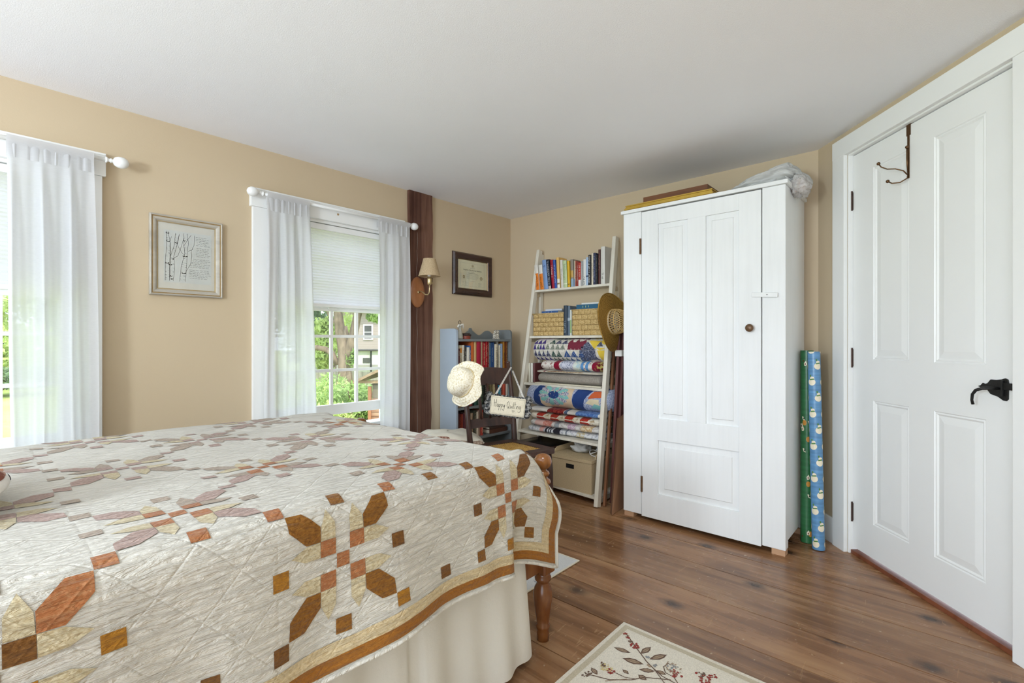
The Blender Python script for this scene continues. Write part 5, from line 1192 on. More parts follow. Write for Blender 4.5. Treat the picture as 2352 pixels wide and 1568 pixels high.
# tier 4 (z=.40): folded quilts, and a dresden plate quilt rolled on top
X4 = 2.905
yc4 = lambda p0, p1: atX((p0+p1)/2, 960, X4).y
yl4 = lambda p0, p1: atX(p0, 960, X4).y-atX(p1, 960, X4).y
pp = band(-.62, -.5, 1)+band(-.46, -.40, 2)+band(-.37, -.34, 2)+band(-.31, -.28, 2)+band(-.22, -.04, 2, .12)+band(.1, .14, 3)+band(.4, .6, 4)
fold_roll('folded_quilt', 'pale folded quilt with pink and black bars at the bottom of the lower pile', 'quilt', (X4+.11, yc4(1203, 1372), .4005), yl4(1203, 1372), .20, .048, pp, [fc('#dcdcdc', '#b0b0b8', 60, .56), fc('#d8a8a0'), fc('#2e2c34'), fc('#8a9098'), fc('#c8b890', '#d8d4cc', 60)], 5, n=2.6, layers=1)
pp = band(-.8, -.55, 1)+band(-.55, -.3, 2)+band(-.22, -.1, 3)+band(.15, .35, 4)+band(.5, .8, 5)
fold_roll('folded_quilt', 'pink and grey folded quilt second from the bottom of the lower pile', 'quilt', (X4+.10, yc4(1208, 1374), .449), yl4(1208, 1370), .20, .050, pp, [fc('#dad6d0', '#bdb4ae', 50, .55), fc('#e2bcb2'), fc('#c87a6c', '#d8a090', 60), fc('#9aa0a4'), fc('#c0a0b4', '#d8c8d0', 60), fc('#c9a878', '#e0d0b0', 60)], 6, n=2.6, layers=1)
pp = []
for k in range(4):
    v = -.78+k*.42; pp += [(1, [(.02, v), (.02, v+.20), (.16, v+.26), (.20, v+.02)]), (1, [(.98, v), (.98, v+.22), (.83, v+.30), (.80, v-.02)]), (2, [(.02, v+.22), (.10, v+.36), (.02, v+.40)])]
pp += band(.42, .46, 0)
fold_roll('folded_quilt', 'red and cream folded quilt in the middle of the lower pile', 'quilt', (X4+.105, yc4(1210, 1372), .500), yl4(1212, 1372), .20, .056, pp, [fc('#e6dcc8', '#c9b090', 50, .6), fc('#b84030', '#a83428', 60), fc('#d8c8a8', '#b09878', 50)], 7, n=2.5, layers=1)
pp = band(-.45, .02, 1)+band(.04, .12, 3)+band(.34, .90, 2)
fold_roll('folded_quilt', 'white folded quilt with dark red and blue ends beneath the plate-pattern roll', 'quilt', (X4+.105, yc4(1208, 1376), .557), yl4(1208, 1374), .20, .038, pp, [fc('#e2ddd4'), fc('#7a2024', '#a04038', 60), fc('#4a6aa4', '#6a8abc', 60), fc('#5a6a84')], 8, n=2.5, layers=1)
pp = []
# dresden plate: centred at v=-.22 on the front (u wraps around 0) : work in s = signed u (-.25...25)
def wrap(m_, pts, lv=0):
    out = []
    if any(p[0] >= 0 for p in pts):
        c_ = clip_poly(pts, 0, .5, -2, 2)
        if len(c_) >= 3: out.append((m_, c_, lv))
    if any(p[0] < 0 for p in pts):
        c_ = clip_poly(pts, -.5, 0, -2, 2)
        if len(c_) >= 3: out.append((m_, [(a+1, b) for a, b in c_], lv))
    return out
AS = .36; cu, cvv = .035, -.24; RU = .150
pp += wrap(1, [(-.26, -.62), (-.1, -.74), (.05, -.74), (.25, -.60), (.25, -.42), (.08, -.56), (-.1, -.58), (-.26, -.50)])
pp += wrap(2, [(-.26, -.46), (.25, -.38), (.25, .20), (-.26, .20)])
pp += wrap(2, [(-.26, -.50), (-.1, -.58), (.08, -.56), (.25, -.42), (.25, -.3), (-.26, -.3)])
pp += wrap(1, [(-.26, .26), (-.1, .20), (.06, .22), (.18, .34), (.25, .48), (.25, .72), (.12, .62), (.0, .48), (-.1, .44), (-.26, .46)])
pp += wrap(1, [(.16, .4), (.25, .3), (.25, .95), (.16, .9)]) + wrap(5, [(.02, .56), (.12, .66), (.14, .9), (.05, .86)], .6) + wrap(6, [(-.04, .5), (.02, .60), (.02, .80), (-.08, .8)]) + wrap(3, [(-.10, .6), (-.04, .70), (-.06, .84), (-.12, .8)], .6)+wrap(4, [(-.02, .78), (.03, .90), (-.06, .97)], .8)
for k in range(16):
    a0, a1 = k*math.pi/8, (k+1)*math.pi/8; am = (a0+a1)/2
    P = lambda a, r: (cu+RU*r*math.sin(a), cvv+AS*r*math.cos(a))
    pp += wrap(3 if k % 2 else 4, [P(a0, .25), P(a0, .92), P(a0+.1, 1.0), P(am, 1.05), P(a1-.1, 1.0), P(a1, .92), P(a1, .25)], .6)
pp += wrap(1, [(cu+RU*.36*math.sin(k*math.pi/9), cvv+AS*.36*math.cos(k*math.pi/9)) for k in range(18)], 1.2)
fold_roll('rolled_quilt', 'large rolled quilt with a blue and turquoise plate pattern on the ladder shelf', 'quilt', (X4+.125, yc4(1194, 1388), .5955), yl4(1194, 1386), .22, .172, pp, [fc('#b9bfd2', '#8d97b4', 110, .5), fc('#2c4378'), fc('#d9bfa2'), fc('#84bdb8'), fc('#c4bfc6', '#6f7490', 130, .52), fc('#c8623a'), fc('#e0d2b0')], 9, n=2.2, ends=.6)
# bottom tier: storage boxes
t = NT('beige_linen_box'); co = t.obj(); t.col(t.ramp(t.noise(t.mapping(co, (150, 150, 500)), 1, 2), [(.3, '#b9a482'), (.7, '#cdb996')])); t.set(.85, 0, .1); t.bump(t.noise(t.mapping(co, (300, 300, 500)), 1, 2), .3, .002); BOXM = t.m
def storage_box(lb, x0, x1, y0, y1, z0, h, tray):
    t_ = thing('storage_box', lb, 'storage box', ((x0+x1)/2, (y0+y1)/2, z0), 0, 'beige fabric storage boxes'); hx, hy = (x1-x0)/2, (y1-y0)/2; th = .004
    slz0, slz1, sw = h*.66, h*.80, .035
    mb = MB(); mb.box(-hx, hx, -hy, hy, 0, .004).box(hx-th, hx, -hy, hy, .004, h).box(-hx, hx-th, -hy, -hy+th, .004, h).box(-hx, hx-th, hy-th, hy, .004, h)
    mb.box(-hx, -hx+th, -hy+th, hy-th, .004, slz0).box(-hx, -hx+th, -hy+th, hy-th, slz1, h).box(-hx, -hx+th, -hy+th, -sw, slz0, slz1).box(-hx, -hx+th, sw, hy-th, slz0, slz1)
    mb.build('body', BOXM, t_); MB().box(-hx+th+.001, -hx+th+.004, -sw-.01, sw+.01, slz0-.01, slz1+.01).build('handle_slot', BLACK, t_)
    mb = MB(); e = .006; lh = .05
    mb.box(-hx-e, hx+e, -hy-e, hy+e, h, h+.004).box(-hx-e, -hx-e+th, -hy-e, hy+e, h-.018, h).box(-hx-e, hx+e, -hy-e, -hy-e+th, h-.018, h).box(-hx-e, hx+e, hy+e-th, hy+e, h-.018, h)
    if tray: mb.box(hx-.01, hx, -hy, hy, h+.004, h+.045).prism([(-hx+.05, h+.004), (hx-.01, h+.004), (hx-.01, h+.045), (-hx+.09, h+.04), (-hx+.06, h+.025)], hy-.008, hy, lambda a, b, d: Vector((a, d, b))).prism([(-hx+.05, h+.004), (hx-.01, h+.004), (hx-.01, h+.045), (-hx+.09, h+.04), (-hx+.06, h+.025)], -hy, -hy+.008, lambda a, b, d: Vector((a, d, b)))
    mb.build('lid', BOXM, t_, bevel=.004)
    return t_
storage_box('beige linen storage box with slot handle, right one on the lowest ladder shelf', 2.80, 3.16, 1.775, 2.13, .0625, .225, True)
storage_box('beige linen storage box behind the chair, left one on the lowest ladder shelf', 2.87, 3.19, 2.165, 2.50, .0625, .225, False)
tr = thing('dark_framed_picture', 'dark framed picture lying flat on the left storage box', 'picture frame', (3.02, 2.33, .2925), R(-4))
mb = MB(); mb.box(-.17, .165, -.185, .185, 0, .022).build('frame', DARKWOOD, tr, bevel=.003); MB().box(-.14, .14, -.155, .155, .0221, .0235).build('picture_face', M('black_picture', '#101218', .15, 0, .6), tr)
def crumple(name, lb, cat, c, r, mt, seed, fl=.5):
    o = MB(); 
    def F(u, v):
        th = u*2*math.pi; ph = v*math.pi; d = Vector((math.cos(th)*math.sin(ph), math.sin(th)*math.sin(ph), -math.cos(ph)))
        q = 1+.5*noise.noise(d*1.8+Vector((seed, 2, 3)))-.3*abs(noise.noise(d*5+Vector((seed, 5, 1)))); return Vector((c[0]+d.x*r*q, c[1]+d.y*r*q, c[2]+max(0, (d.z+.7)*r*fl*q)))
    o.grid(F, lin_space(0, 1, 48), lin_space(.001, .999, 28)); ob = o.build(name, mt, smooth=True, weld=True); tag(ob, lb, cat); return ob
crumple('plastic_wrap', 'crumpled clear plastic wrap on the right storage box', 'plastic bag', (2.99, 1.98, .2925), .07, FILM, 3, .7)
crumple('white_cloth', 'crumpled white cloth lying behind the plastic wrap on the storage box', 'cloth', (3.08, 1.85, .2925), .055, WCLOTH, 8, .6)
cr = thing('cord_bundle', 'looped white cord lying over a beige pouch on the right storage box', 'cord', (3.0, 1.835, .292))
MB().tube([(.03*math.cos(k*.5)*(1+.1*math.sin(k))*1.3-.05, .045*math.sin(k*.5), .012+.014*math.sin(k*.7)+.006) for k in range(20)], .003, 6).build('cord', WCLOTH, cr, smooth=True)

# ------------------------------------------------------------------ things leaning between ladder and wardrobe
def board(name, lb, cat, bx, by, tx, ty, h, w_, th, mt, rz=0, side=(1, 0, 0), z0=0.002):
    t_ = MB().beam((bx, by, z0), (tx, ty, h), w_, th, side).build(name, mt, bevel=.002); tag(t_, lb, cat); return t_
sb = atX(1414, 1000, 3.0); 
mp = atZ(1385, 1166, .0)
board('wooden_stick', 'long thin light brown stick leaning beside the ladder shelf', 'stick', mp.x+.02, mp.y, atX(1412, 760, 3.12).x, atX(1412, 760, 3.12).y, atX(1412, 775, 3.12).z, .022, .016, STICK)
mt_ = thing('tall_boards', 'maroon painted boards taped together beside the wardrobe', 'board', (0, 0, 0))
a = atX(1417, 735, 2.99); b = atX(1412, 1090, 2.95)
for k, (dy, th, hh) in enumerate(((0, .018, 0), (-.021, .018, -.05))):
    MB().beam((2.93+.03*k, b.y+dy, .002), (3.06+.02*k, a.y+dy, a.z+.02+hh), .07, th, (1, 0, .08)).build('slat', MAROON, mt_, bevel=.002)
    
zt = 1.09-.04; tb = atX(1417, 812, 2.99)
mb = MB(); mb.box(2.99, 3.085, a.y-.036, a.y+.0165, tb.z-.022, tb.z+.022); mb.build('tape', M('white_tape', '#e6e2da', .6), mt_, bevel=.004)
cb = atZ(1416, 1188, 0)
for k in range(3):
    o = MB().hexa([(2.70+k*.012, 1.563+k*.012, .002), (2.708+k*.012, 1.563+k*.012, .002), (3.05, 1.60+k*.012, .002), (3.05, 1.595+k*.012, .002)], [(2.86+k*.012, 1.60+k*.014, .585), (2.868+k*.012, 1.60+k*.014, .585), (3.06, 1.61+k*.012, .62), (3.06, 1.605+k*.012, .62)]).build('cardboard_sheet', CARD); tag(o, ('front flattened cardboard sheet leaning by the wardrobe', 'middle flattened cardboard sheet leaning by the wardrobe', 'rear flattened cardboard sheet leaning by the wardrobe')[k], 'cardboard', 'cardboard sheets beside the wardrobe')
for k, (dx, c_, lb) in enumerate(((0, '#1c1a18', 'black framed picture leaning on the wall behind the straw hat'), (.035, '#3c3a44', 'dark grey framed canvas leaning on the wall behind the ladder rail'))):
    o = thing('framed_picture', lb, 'picture frame', (3.13-dx, 1.66, .003), 0)
    MB().box(-.012, .012, -.10, .11, 0, 1.0-k*.35).build('frame', M('frame_'+str(k), c_, .4), o, bevel=.002); MB().box(-.0125, -.0118, -.085, .095, .02, .97-k*.35).build('canvas', M('canvas_'+str(k), '#5a5048', .7), o)

# ------------------------------------------------------------------ chair by the bookcase
ch = thing('chair', 'dark brown wooden side chair with a caned seat and slatted back', 'chair', (2.235, 2.02, 0), R(-13))
SW, SD, SH = .20, .19, .445
BY = .175
def post_pts(s): return [(s*.150, BY-.02, 0), (s*.155, BY-.01, .20), (s*.172, BY, SH), (s*.178, BY+.03, .66), (s*.184, BY+.075, .86), (s*.186, BY+.10, .955)]
for s in (-1, 1):
    MB().tube(post_pts(s), [.013, .016, .018, .0165, .015, .0125], 14).lathe([(.0125, 0), (.015, .004), (.013, .012), (.0001, .016)], 14, Matrix.Translation((s*.186, BY+.10, .95))).build('back_post', DARKWOOD, ch, smooth=True)
def slat(z0, z1, y0, y1, w_, cr_, nm):
    mb = MB(); n = 14
    for i in range(n):
        u0, u1 = -1+2*i/n, -1+2*(i+1)/n
        f = lambda u, z, d: Vector((u*w_, y0+(z-z0)/(z1-z0)*(y1-y0)+.018*(1-u*u)+d, z+(.012*(1-u*u) if z > (z0+z1)/2 else 0)*cr_))
        mb._add([f(u0, z0, -.005), f(u1, z0, -.005), f(u1, z0, .005), f(u0, z0, .005), f(u0, z1, -.005), f(u1, z1, -.005), f(u1, z1, .005), f(u0, z1, .005)], [(0, 3, 2, 1), (4, 5, 6, 7), (0, 1, 5, 4), (2, 3, 7, 6)])
    mb.build(nm, DARKWOOD, ch, smooth=False, weld=True)
slat(.812, .915, BY+.063, BY+.085, .178, 1, 'crest_rail'); slat(.545, .60, BY+.012, BY+.022, .170, 0, 'lower_rail')
for x in (-.07, -.0, .07): MB().tube([(x, BY+.034, .595), (x, BY+.05, .70), (x, BY+.075, .82)], [.008, .011, .008], 10).build('spindle', DARKWOOD, ch, smooth=True)
mb = MB(); out = [(-.175, BY+.012), (.175, BY+.012), (.215, -.19), (.19, -.215), (-.19, -.215), (-.215, -.19)]; inn = [(-.115, .115), (.115, .115), (.145, -.15), (.145, -.152), (-.145, -.152), (-.145, -.15)]
mb._add([(x, y, SH) for x, y in out]+[(x, y, SH) for x, y in inn]+[(x, y, SH-.028) for x, y in out]+[(x, y, SH-.028) for x, y in inn],
        [f for k in range(6) for f in ((k, (k+1) % 6, 6+(k+1) % 6, 6+k), (12+k, 12+(k+1) % 6, (k+1) % 6, k), (12+k, 18+k, 18+(k+1) % 6, 12+(k+1) % 6), (6+k, 6+(k+1) % 6, 18+(k+1) % 6, 18+k))])
mb.build('seat_frame', DARKWOOD, ch, bevel=.005)
t = NT('seat_cane'); t.col(t.ramp(t.noise(t.obj(), 60, 3), [(.3, '#b98a45'), (.7, '#dcb468')])); t.set(.5, 0, .35); CANE = t.m
mb = MB()
for k in range(17): x = -.144+.018*k; mb.box(x-.0035, x+.0035, -.152, .115, SH-.008, SH-.0055)
for k in range(15): y = -.148+.018*k; mb.box(-.146, .146, y-.0035, y+.0035, SH-.0095, SH-.007)
for k in range(-14, 30):
    for sg in (1, -1):
        P = clip_poly([(-.5, sg*-.5+k*.022-.15), (.5, sg*.5+k*.022-.15), (.5, sg*.5+k*.022-.147), (-.5, sg*-.5+k*.022-.147)], -.143, .143, -.15, .114)
        if len(P) >= 3: mb._add([(a, b, SH-.0048-.0004*sg) for a, b in P], [tuple(range(len(P)))])
mb.build('cane_seat', CANE, ch)
MB().box(-.144, .144, -.15, .114, SH-.02, SH-.018).build('seat_underside', M('dark_under', '#3a2a1c', .9), ch)
for s in (-1, 1): MB().tube([(s*.19, -.19, 0), (s*.185, -.185, .12), (s*.185, -.18, .3), (s*.18, -.175, SH-.028)], [.012, .017, .019, .016], 14).build('front_leg', DARKWOOD, ch, smooth=True)
for s in (-1, 1): MB().tube([(s*.187, -.183, .17), (s*.155, BY-.01, .17)], .009, 10).build('stretcher', DARKWOOD, ch, smooth=True)
MB().tube([(-.187, -.183, .22), (.187, -.183, .22)], .010, 10).build('stretcher', DARKWOOD, ch, smooth=True)
ch_m = Matrix.Translation(ch.location) @ Matrix.Rotation(R(-13), 4, 'Z')

# crocheted hat over the left post of the chair
t = NT('crochet_raffia'); co = t.obj(); v = t.n('ShaderNodeTexVoronoi', {'Vector': co, 'Scale': 115.0}).outputs['Distance']
t.col(t.ramp(v, [(.35, '#f2ead8'), (.65, '#e6dabd'), (.95, '#c4b28c')])); t.set(.8, 0, .15); t.bump(v, -1.0, .006); RAFFIA = t.m
hat = thing('crocheted_hat', 'cream crocheted sun hat hooked over the left post of the chair', 'hat', (0, 0, 0))
hc = atY(1066, 880, 2.10)
q0 = (ray(1066, 880)).normalized()
hat.location = hc; hat.scale = (.93, .93, .93)
axis = (Vector((-.93, .10, .36))).normalized()     # crown points towards the room
hat.rotation_euler = axis.to_track_quat('Z', 'Y').to_euler()
mb = MB()
def hatF(u, v):
    th = u*2*math.pi
    if v < .5:
        k = v/.5; r = .092*math.sin(min(1, k*1.12)*math.pi/2)**.8 ; z = .092*(1-k**2.6)
        r *= 1+.04*math.sin(th*3+1)
    else:
        k = (v-.5)/.5; r = .092+.050*k; z = -.012*k - .02*k*k + .016*k*math.sin(th*3+.8) + .012*k*math.sin(th*5)
        z += .05*k*max(0, math.cos(th-2.4))**2
    n_ = .004*noise.noise(Vector((math.cos(th)*4, math.sin(th)*4, v*9)))
    return Vector((r*math.cos(th), r*math.sin(th), z+n_))
mb.grid(hatF, lin_space(0, 1, 90), lin_space(0.001, 1, 50)); mb.tube([hatF(u, 1) for u in lin_space(0, 1, 90)], .0035, 6, False)
mb.build('crochet_body', RAFFIA, hat, smooth=True, weld=True, solid=.003)
mb = MB(); mb.tube([hatF(u, .505)*1.012+Vector((0, 0, .004)) for u in lin_space(0, 1, 60)], .004, 6, False); mb.build('hat_band', M('raffia_band', '#cdb88c', .8), hat, smooth=True)
# straw sun hat on the ladder rail
t = NT('sun_hat_straw'); co = t.obj(); s = t.n('ShaderNodeSeparateXYZ', {0: co}); r_ = t.n('ShaderNodeVectorMath', {0: t.n('ShaderNodeCombineXYZ', {0: s.outputs[0], 1: s.outputs[1]}).outputs[0]}, operation='LENGTH').outputs['Value']
rings = t.math('ABSOLUTE', t.math('SUBTRACT', t.math('FRACT', t.math('MULTIPLY', r_, 105.0)), .5)); nn = t.noise(t.obj(), 120, 3)
t.col(t.ramp(t.math('ADD', t.math('MULTIPLY', rings, .8), t.math('MULTIPLY', nn, .6)), [(.25, '#6b4c1e'), (.5, '#a07a36'), (.75, '#bd9550')])); t.set(.7, 0, .2); t.bump(rings, .8, .004); HATS = t.m
sh = thing('straw_hat', 'wide brown straw sun hat with an openwork crown hanging beside the wardrobe', 'hat', (0, 0, 0))
sp = atX(1409, 740, 2.93); sh.location = sp
axis = (Vector((-.80, -.60, .05))).normalized(); sh.rotation_euler = axis.to_track_quat('Z', 'X').to_euler()
# brim spreads wide, crown points to the right of the viewer
axis = Vector((.03, -.99, .06)).normalized(); sh.rotation_euler = axis.to_track_quat('Z', 'X').to_euler()
mb = MB()
def sunF(u, v):
    th = u*2*math.pi; r = .085+(.205-.085)*v
    z = -.004*v - .018*v*v*math.sin(th*2+1.0)+.006*math.sin(th*3)*v
    return Vector((r*math.cos(th)*(.97), r*math.sin(th)*1.03, z))
mb.grid(sunF, lin_space(0, 1, 80), lin_space(0, 1, 16)); mb.tube([sunF(u, 1) for u in lin_space(0, 1, 80)], .003, 6, False)
mb.build('brim', HATS, sh, smooth=True, weld=True, solid=.002)
mb = MB()
def crF(u, v):
    th = u*2*math.pi; k = v; r = .086*(math.cos(k*math.pi/2)**.42 if k < 1 else 0); return Vector((r*math.cos(th), r*math.sin(th)*1.05, .10*math.sin(k*math.pi/2)))
for s_ in (1, -1):
    for k in range(30): mb.tube([crF(k/30+s_*q*.012, q/11*.93) for q in range(12)], .0016, 5, False)
for v in (.0, .3, .9, .97): mb.tube([crF(u, v) for u in lin_space(0, 1, 40)], .0028, 6, False)
mb.build('openwork_crown', M('pale_straw', '#cba86a', .7, 0, .2, .15, 60), sh, smooth=True)
mb = MB(); mb.lathe([(.0001, .0975), (.03, .096), (.036, .092)], 24); mb.lathe([(.082, .004), (.083, .02)], 40); mb.build('crown_lining', M('dark_lining', '#5d4420', .8), sh, smooth=True)
MB().tube([sunF(u, -.02)+Vector((0, 0, .006)) for u in lin_space(0, 1, 60)], .0036, 6, False).build('hat_cord', M('white_hat_cord', '#d9cdb4', .7), sh, smooth=True)

# sign hung from the right post of the chair
sg = thing('fabric_sign', 'cream cloth sign reading Happy Quilting with a dark ruffled border', 'sign', (0, 0, 0))
zs_ = 2.83; cs = at(1166, 934, zs_); sg.location = cs
vdir = Vector((CY, SY, 0)); sgx = Vector((SY, -CY, 0))
sgx = Vector((.60, -.80, 0)).normalized(); nrm = sgx.cross(Vector((0, 0, 1))).normalized()
up = Vector((0, 0, 1)); roll_ = R(-6.5)
Mx = Matrix((sgx, -nrm*-1, up)).transposed().to_4x4()
Mx = Matrix(((sgx.x, -nrm.x, 0), (sgx.y, -nrm.y, 0), (0, 0, 1))).to_4x4() @ Matrix.Rotation(-roll_, 4, 'Y')
sg.rotation_euler = Mx.to_euler()
SWd, SHt = .205, .108
mb = MB(); mb.box(-SWd/2, SWd/2, -.006, .004, -SHt/2, SHt/2); sgn_o = mb.build('cloth_panel', M('sign_cloth', '#ddd3bb', .9, 0, .1, .06, 60, .3, 200), sg, bevel=.004)
L_ = {'H': [[(0, 1.5), (.05, 0)], [(.55, 1.6), (.5, -.1)], [(0, .8), (.6, .9)]], 'a': [[(.35, .6), (.1, .6), (0, .3), (.12, 0), (.32, .2), (.38, .6), (.4, 0), (.5, .1)]], 'p': [[(.05, .6), (.05, -.7)], [(.05, .5), (.3, .65), (.38, .3), (.2, 0), (.05, .15)]],
      'y': [[(0, .6), (.08, .1), (.25, .1), (.38, .6)], [(.38, .6), (.32, -.5), (.1, -.7), (-.1, -.4)]], 'Q': [[(.35, 1.4), (.08, 1.1), (0, .5), (.15, 0), (.45, 0), (.65, .5), (.6, 1.1), (.35, 1.4)], [(.35, .3), (.8, -.15)]], 'u': [[(0, .6), (.03, .1), (.2, 0), (.35, .5), (.38, 0)]], 'i': [[(.05, .6), (.08, 0)], [(.06, .85), (.08, .9)]],
      'l': [[(.05, 1.4), (.05, .1), (.15, 0)]], 't': [[(.12, 1.4), (.1, .1), (.22, 0)], [(-.08, .85), (.35, .9)]], 'n': [[(.0, .6), (.03, 0)], [(.02, .4), (.2, .62), (.32, .4), (.34, 0)]], 'g': [[(.35, .55), (.1, .6), (0, .3), (.12, .05), (.32, .2), (.36, .6)], [(.36, .6), (.34, -.5), (.1, -.75), (-.3, -.55)]]}
mb = MB(); x = -.080; sc_ = .030
sxf = lambda a, b: Vector((a, -.0068, b))
for chh in 'Happy Quilting':
    if chh == ' ': x += .009; continue
    adv = {'H': .75, 'Q': .85, 'l': .3, 'i': .25, 't': .42}.get(chh, .52)
    for st_ in L_[chh]: mb.stroke([(x+a*sc_*.72, -.008+b*sc_*.9) for a, b in st_], .0019, sxf)
    x += adv*sc_*.78
hx_ = .035
mb.stroke([(hx_, -.030), (hx_-.007, -.023), (hx_-.005, -.019), (hx_, -.022), (hx_+.005, -.019), (hx_+.007, -.023), (hx_, -.030)], .0012, sxf)
for k in range(26):
    for zz in (-1, 1): a = -SWd/2+.006+k*(SWd-.012)/25; mb.stroke([(a-.002, zz*(SHt/2-.007)), (a+.002, zz*(SHt/2-.007)+.001)], .0014, sxf)
for k in range(13):
    for xx in (-1, 1): b = -SHt/2+.008+k*(SHt-.016)/12; mb.stroke([(xx*(SWd/2-.006), b-.002), (xx*(SWd/2-.006), b+.002)], .0014, sxf)
mb.build('stitched_lettering', M('black_thread', '#26241f', .9), sg)
t = NT('dark_print_ruffle'); t.col(t.ramp(t.noise(t.obj(), 70, 3, .6), [(.46, '#26282b'), (.56, '#8d8b86')])); t.set(.5, 0, .4)
mb = MB()
for sd, n_ in ((-1, 7), (1, 7)):
    for k in range(n_): mb.sphere((sd*(SWd/2+.012+.008*((k*3) % 2)), .008+.004*(k % 2), -SHt/2+.008+k*(SHt)/6.2), .020, 8, (1, .7, .8))
for k in range(10):
    mb.sphere((-SWd/2+k*SWd/9, .010, -SHt/2-.004), .014, 8, (1, .7, .6)); mb.sphere((-SWd/2+k*SWd/9, .010, SHt/2+.002), .012, 8, (1, .7, .6))
mb.build('ruffle', t.m, sg, smooth=True)
inv = (Matrix.Translation(cs) @ Mx).inverted()
top = ch_m @ Vector((.186, BY+.09, .93)); rib_m = M_cloth('white_ribbon', '#d8d2c8', '#8a8a92', 120, .62)
def ribbon(p, q):
    mb = MB(); d = (q-p); n = Vector((-d.z, 0, d.x)).normalized()*.0055
    mb._add([p-n, q-n, q+n, p+n, p-n+Vector((0, .001, 0)), q-n+Vector((0, .001, 0)), q+n+Vector((0, .001, 0)), p+n+Vector((0, .001, 0))], [(0, 1, 2, 3), (7, 6, 5, 4), (0, 4, 5, 1), (1, 5, 6, 2), (2, 6, 7, 3), (3, 7, 4, 0)]); mb.build('ribbon', rib_m, sg)
tl = inv @ (ch_m @ Vector((.175, BY+.045, .925))); tr_ = inv @ (ch_m @ Vector((.20, BY+.07, .83)))
ribbon(Vector((-SWd/2+.02, .002, SHt/2-.004)), tl); ribbon(Vector((SWd/2-.01, .002, SHt/2-.004)), inv @ (ch_m @ Vector((.19, BY+.05, .90))))
# ------------------------------------------------------------------ outside the windows
GZ = -.55
t = NT('lawn'); co = t.obj(); n = t.noise(co, 9, 5, .7); n2 = t.noise(co, .5, 3)
t.col(t.ramp(t.math('ADD', t.math('MULTIPLY', n, .5), t.math('MULTIPLY', n2, .5)), [(.35, '#93a558'), (.65, '#c2cc7a')])); t.set(.9, 0, .1); t.bump(n, .6, .05); GRASS = t.m
mb = MB(); mb.box(-60, 60, YL+.3, 90, GZ-.2, GZ); g = mb.build('ground', GRASS, kind='structure')
BARK = M_wood('tree_bark', '#5f5145', '#8f7d6c', (1, 1, 4), .9, .1, 1.0, 10)
def leafmat(n, a, b):
    t = NT(n); t.col(t.ramp(t.noise(t.obj(), 4, 3), [(.35, a), (.65, b)])); t.set(.6, 0, .2); t.b.inputs['Subsurface Weight'].default_value = 0
    tr = t.n('ShaderNodeBsdfTranslucent', {'Color': (*lin(b), 1)}); mx = t.n('ShaderNodeMixShader', {0: .3, 1: t.b.outputs[0], 2: tr.outputs[0]}); t.link(mx.outputs[0], t.t.nodes['Material Output'].inputs[0]); return t.m
LF1, LF2, LF3 = leafmat('leaf_bright', '#9db262', '#d0db92'), leafmat('leaf_mid', '#74904f', '#a8bf76'), leafmat('leaf_dark', '#52684a', '#7d9564')
def leaves(mb, c, rad, n, s, rr):
    for _ in range(n):
        d = Vector((rr.gauss(0, 1), rr.gauss(0, 1), rr.gauss(0, 1))).normalized(); k = rr.random()**.33
        p = Vector(c)+Vector((d.x*rad[0], d.y*rad[1], d.z*rad[2]))*k
        a = Vector((rr.gauss(0, 1), rr.gauss(0, 1), rr.gauss(0, 1))).normalized(); b = a.cross(Vector((rr.gauss(0, 1), rr.gauss(0, 1), 1))).normalized(); q = s*rr.uniform(.6, 1.3); nn = a.cross(b)*q*.15
        mb._add([p-a*q, p-b*q*.45+nn, p+a*q, p+b*q*.45+nn], [(0, 1, 2, 3)])
def bush(name, lb, px, ptop, z, rad, n, s, lm, seed, group='shrubs outside the window', cat='shrub'):
    rr = random.Random(seed); p = at(px, 800, z); top = at(px, ptop, z).z; t_ = thing(name, lb, cat, (p.x, p.y, GZ), 0, group)
    h = top-GZ; mb = MB()
    for k in range(7): mb_c = (rr.uniform(-.5, .5)*rad, rr.uniform(-.5, .5)*rad, h*rr.uniform(.25, .72)); leaves(mb, mb_c, (rad*.55, rad*.55, h*.28), n//7, s, rr)
    mb.build('foliage', lm, t_)
    mb = MB()
    for k in range(5): a = rr.uniform(0, 6.28); mb.tube([(0, 0, 0), (math.cos(a)*rad*.3, math.sin(a)*rad*.3, h*.45), (math.cos(a)*rad*.5, math.sin(a)*rad*.5, h*.8)], [.03, .015, .006], 5)
    mb.build('stems', BARK, t_); return t_
bush('shrub', 'bright yellow-green shrub seen through the left panes of the window', 735, 868, 9.5, .75, 2600, .05, LF1, 1)
bush('shrub', 'tall leafy green shrub in the middle panes in front of the tree', 790, 846, 8.6, .62, 2600, .045, LF2, 2)
bush('shrub', 'darker green shrub beside the shed in the right panes', 832, 866, 8.0, .5, 1800, .045, LF2, 3)
bush('shrub', 'low bright shrub at the bottom of the middle panes', 775, 905, 7.2, .55, 1600, .04, LF1, 4)
def tree(lb, segs, crowns, lm, seed, group='trees outside the windows', n=2200, s=.09):
    rr = random.Random(seed); t_ = thing('tree', lb, 'tree', (segs[0][0][0].x, segs[0][0][0].y, GZ), 0, group); O = t_.location
    mb = MB()
    for pts, rs in segs: mb.tube([p-O for p in pts], rs, 12)
    mb.build('trunk', BARK, t_, smooth=True)
    mb = MB()
    for (c, rad) in crowns: leaves(mb, c-O, rad, int(n*rad[0]), s, rr)
    mb.build('foliage', lm, t_); return t_
z = 14.5; g_ = lambda px, py, zz=z: at(px, py, zz)
base = Vector((g_(794, 900).x, g_(794, 900).y, GZ-.02))
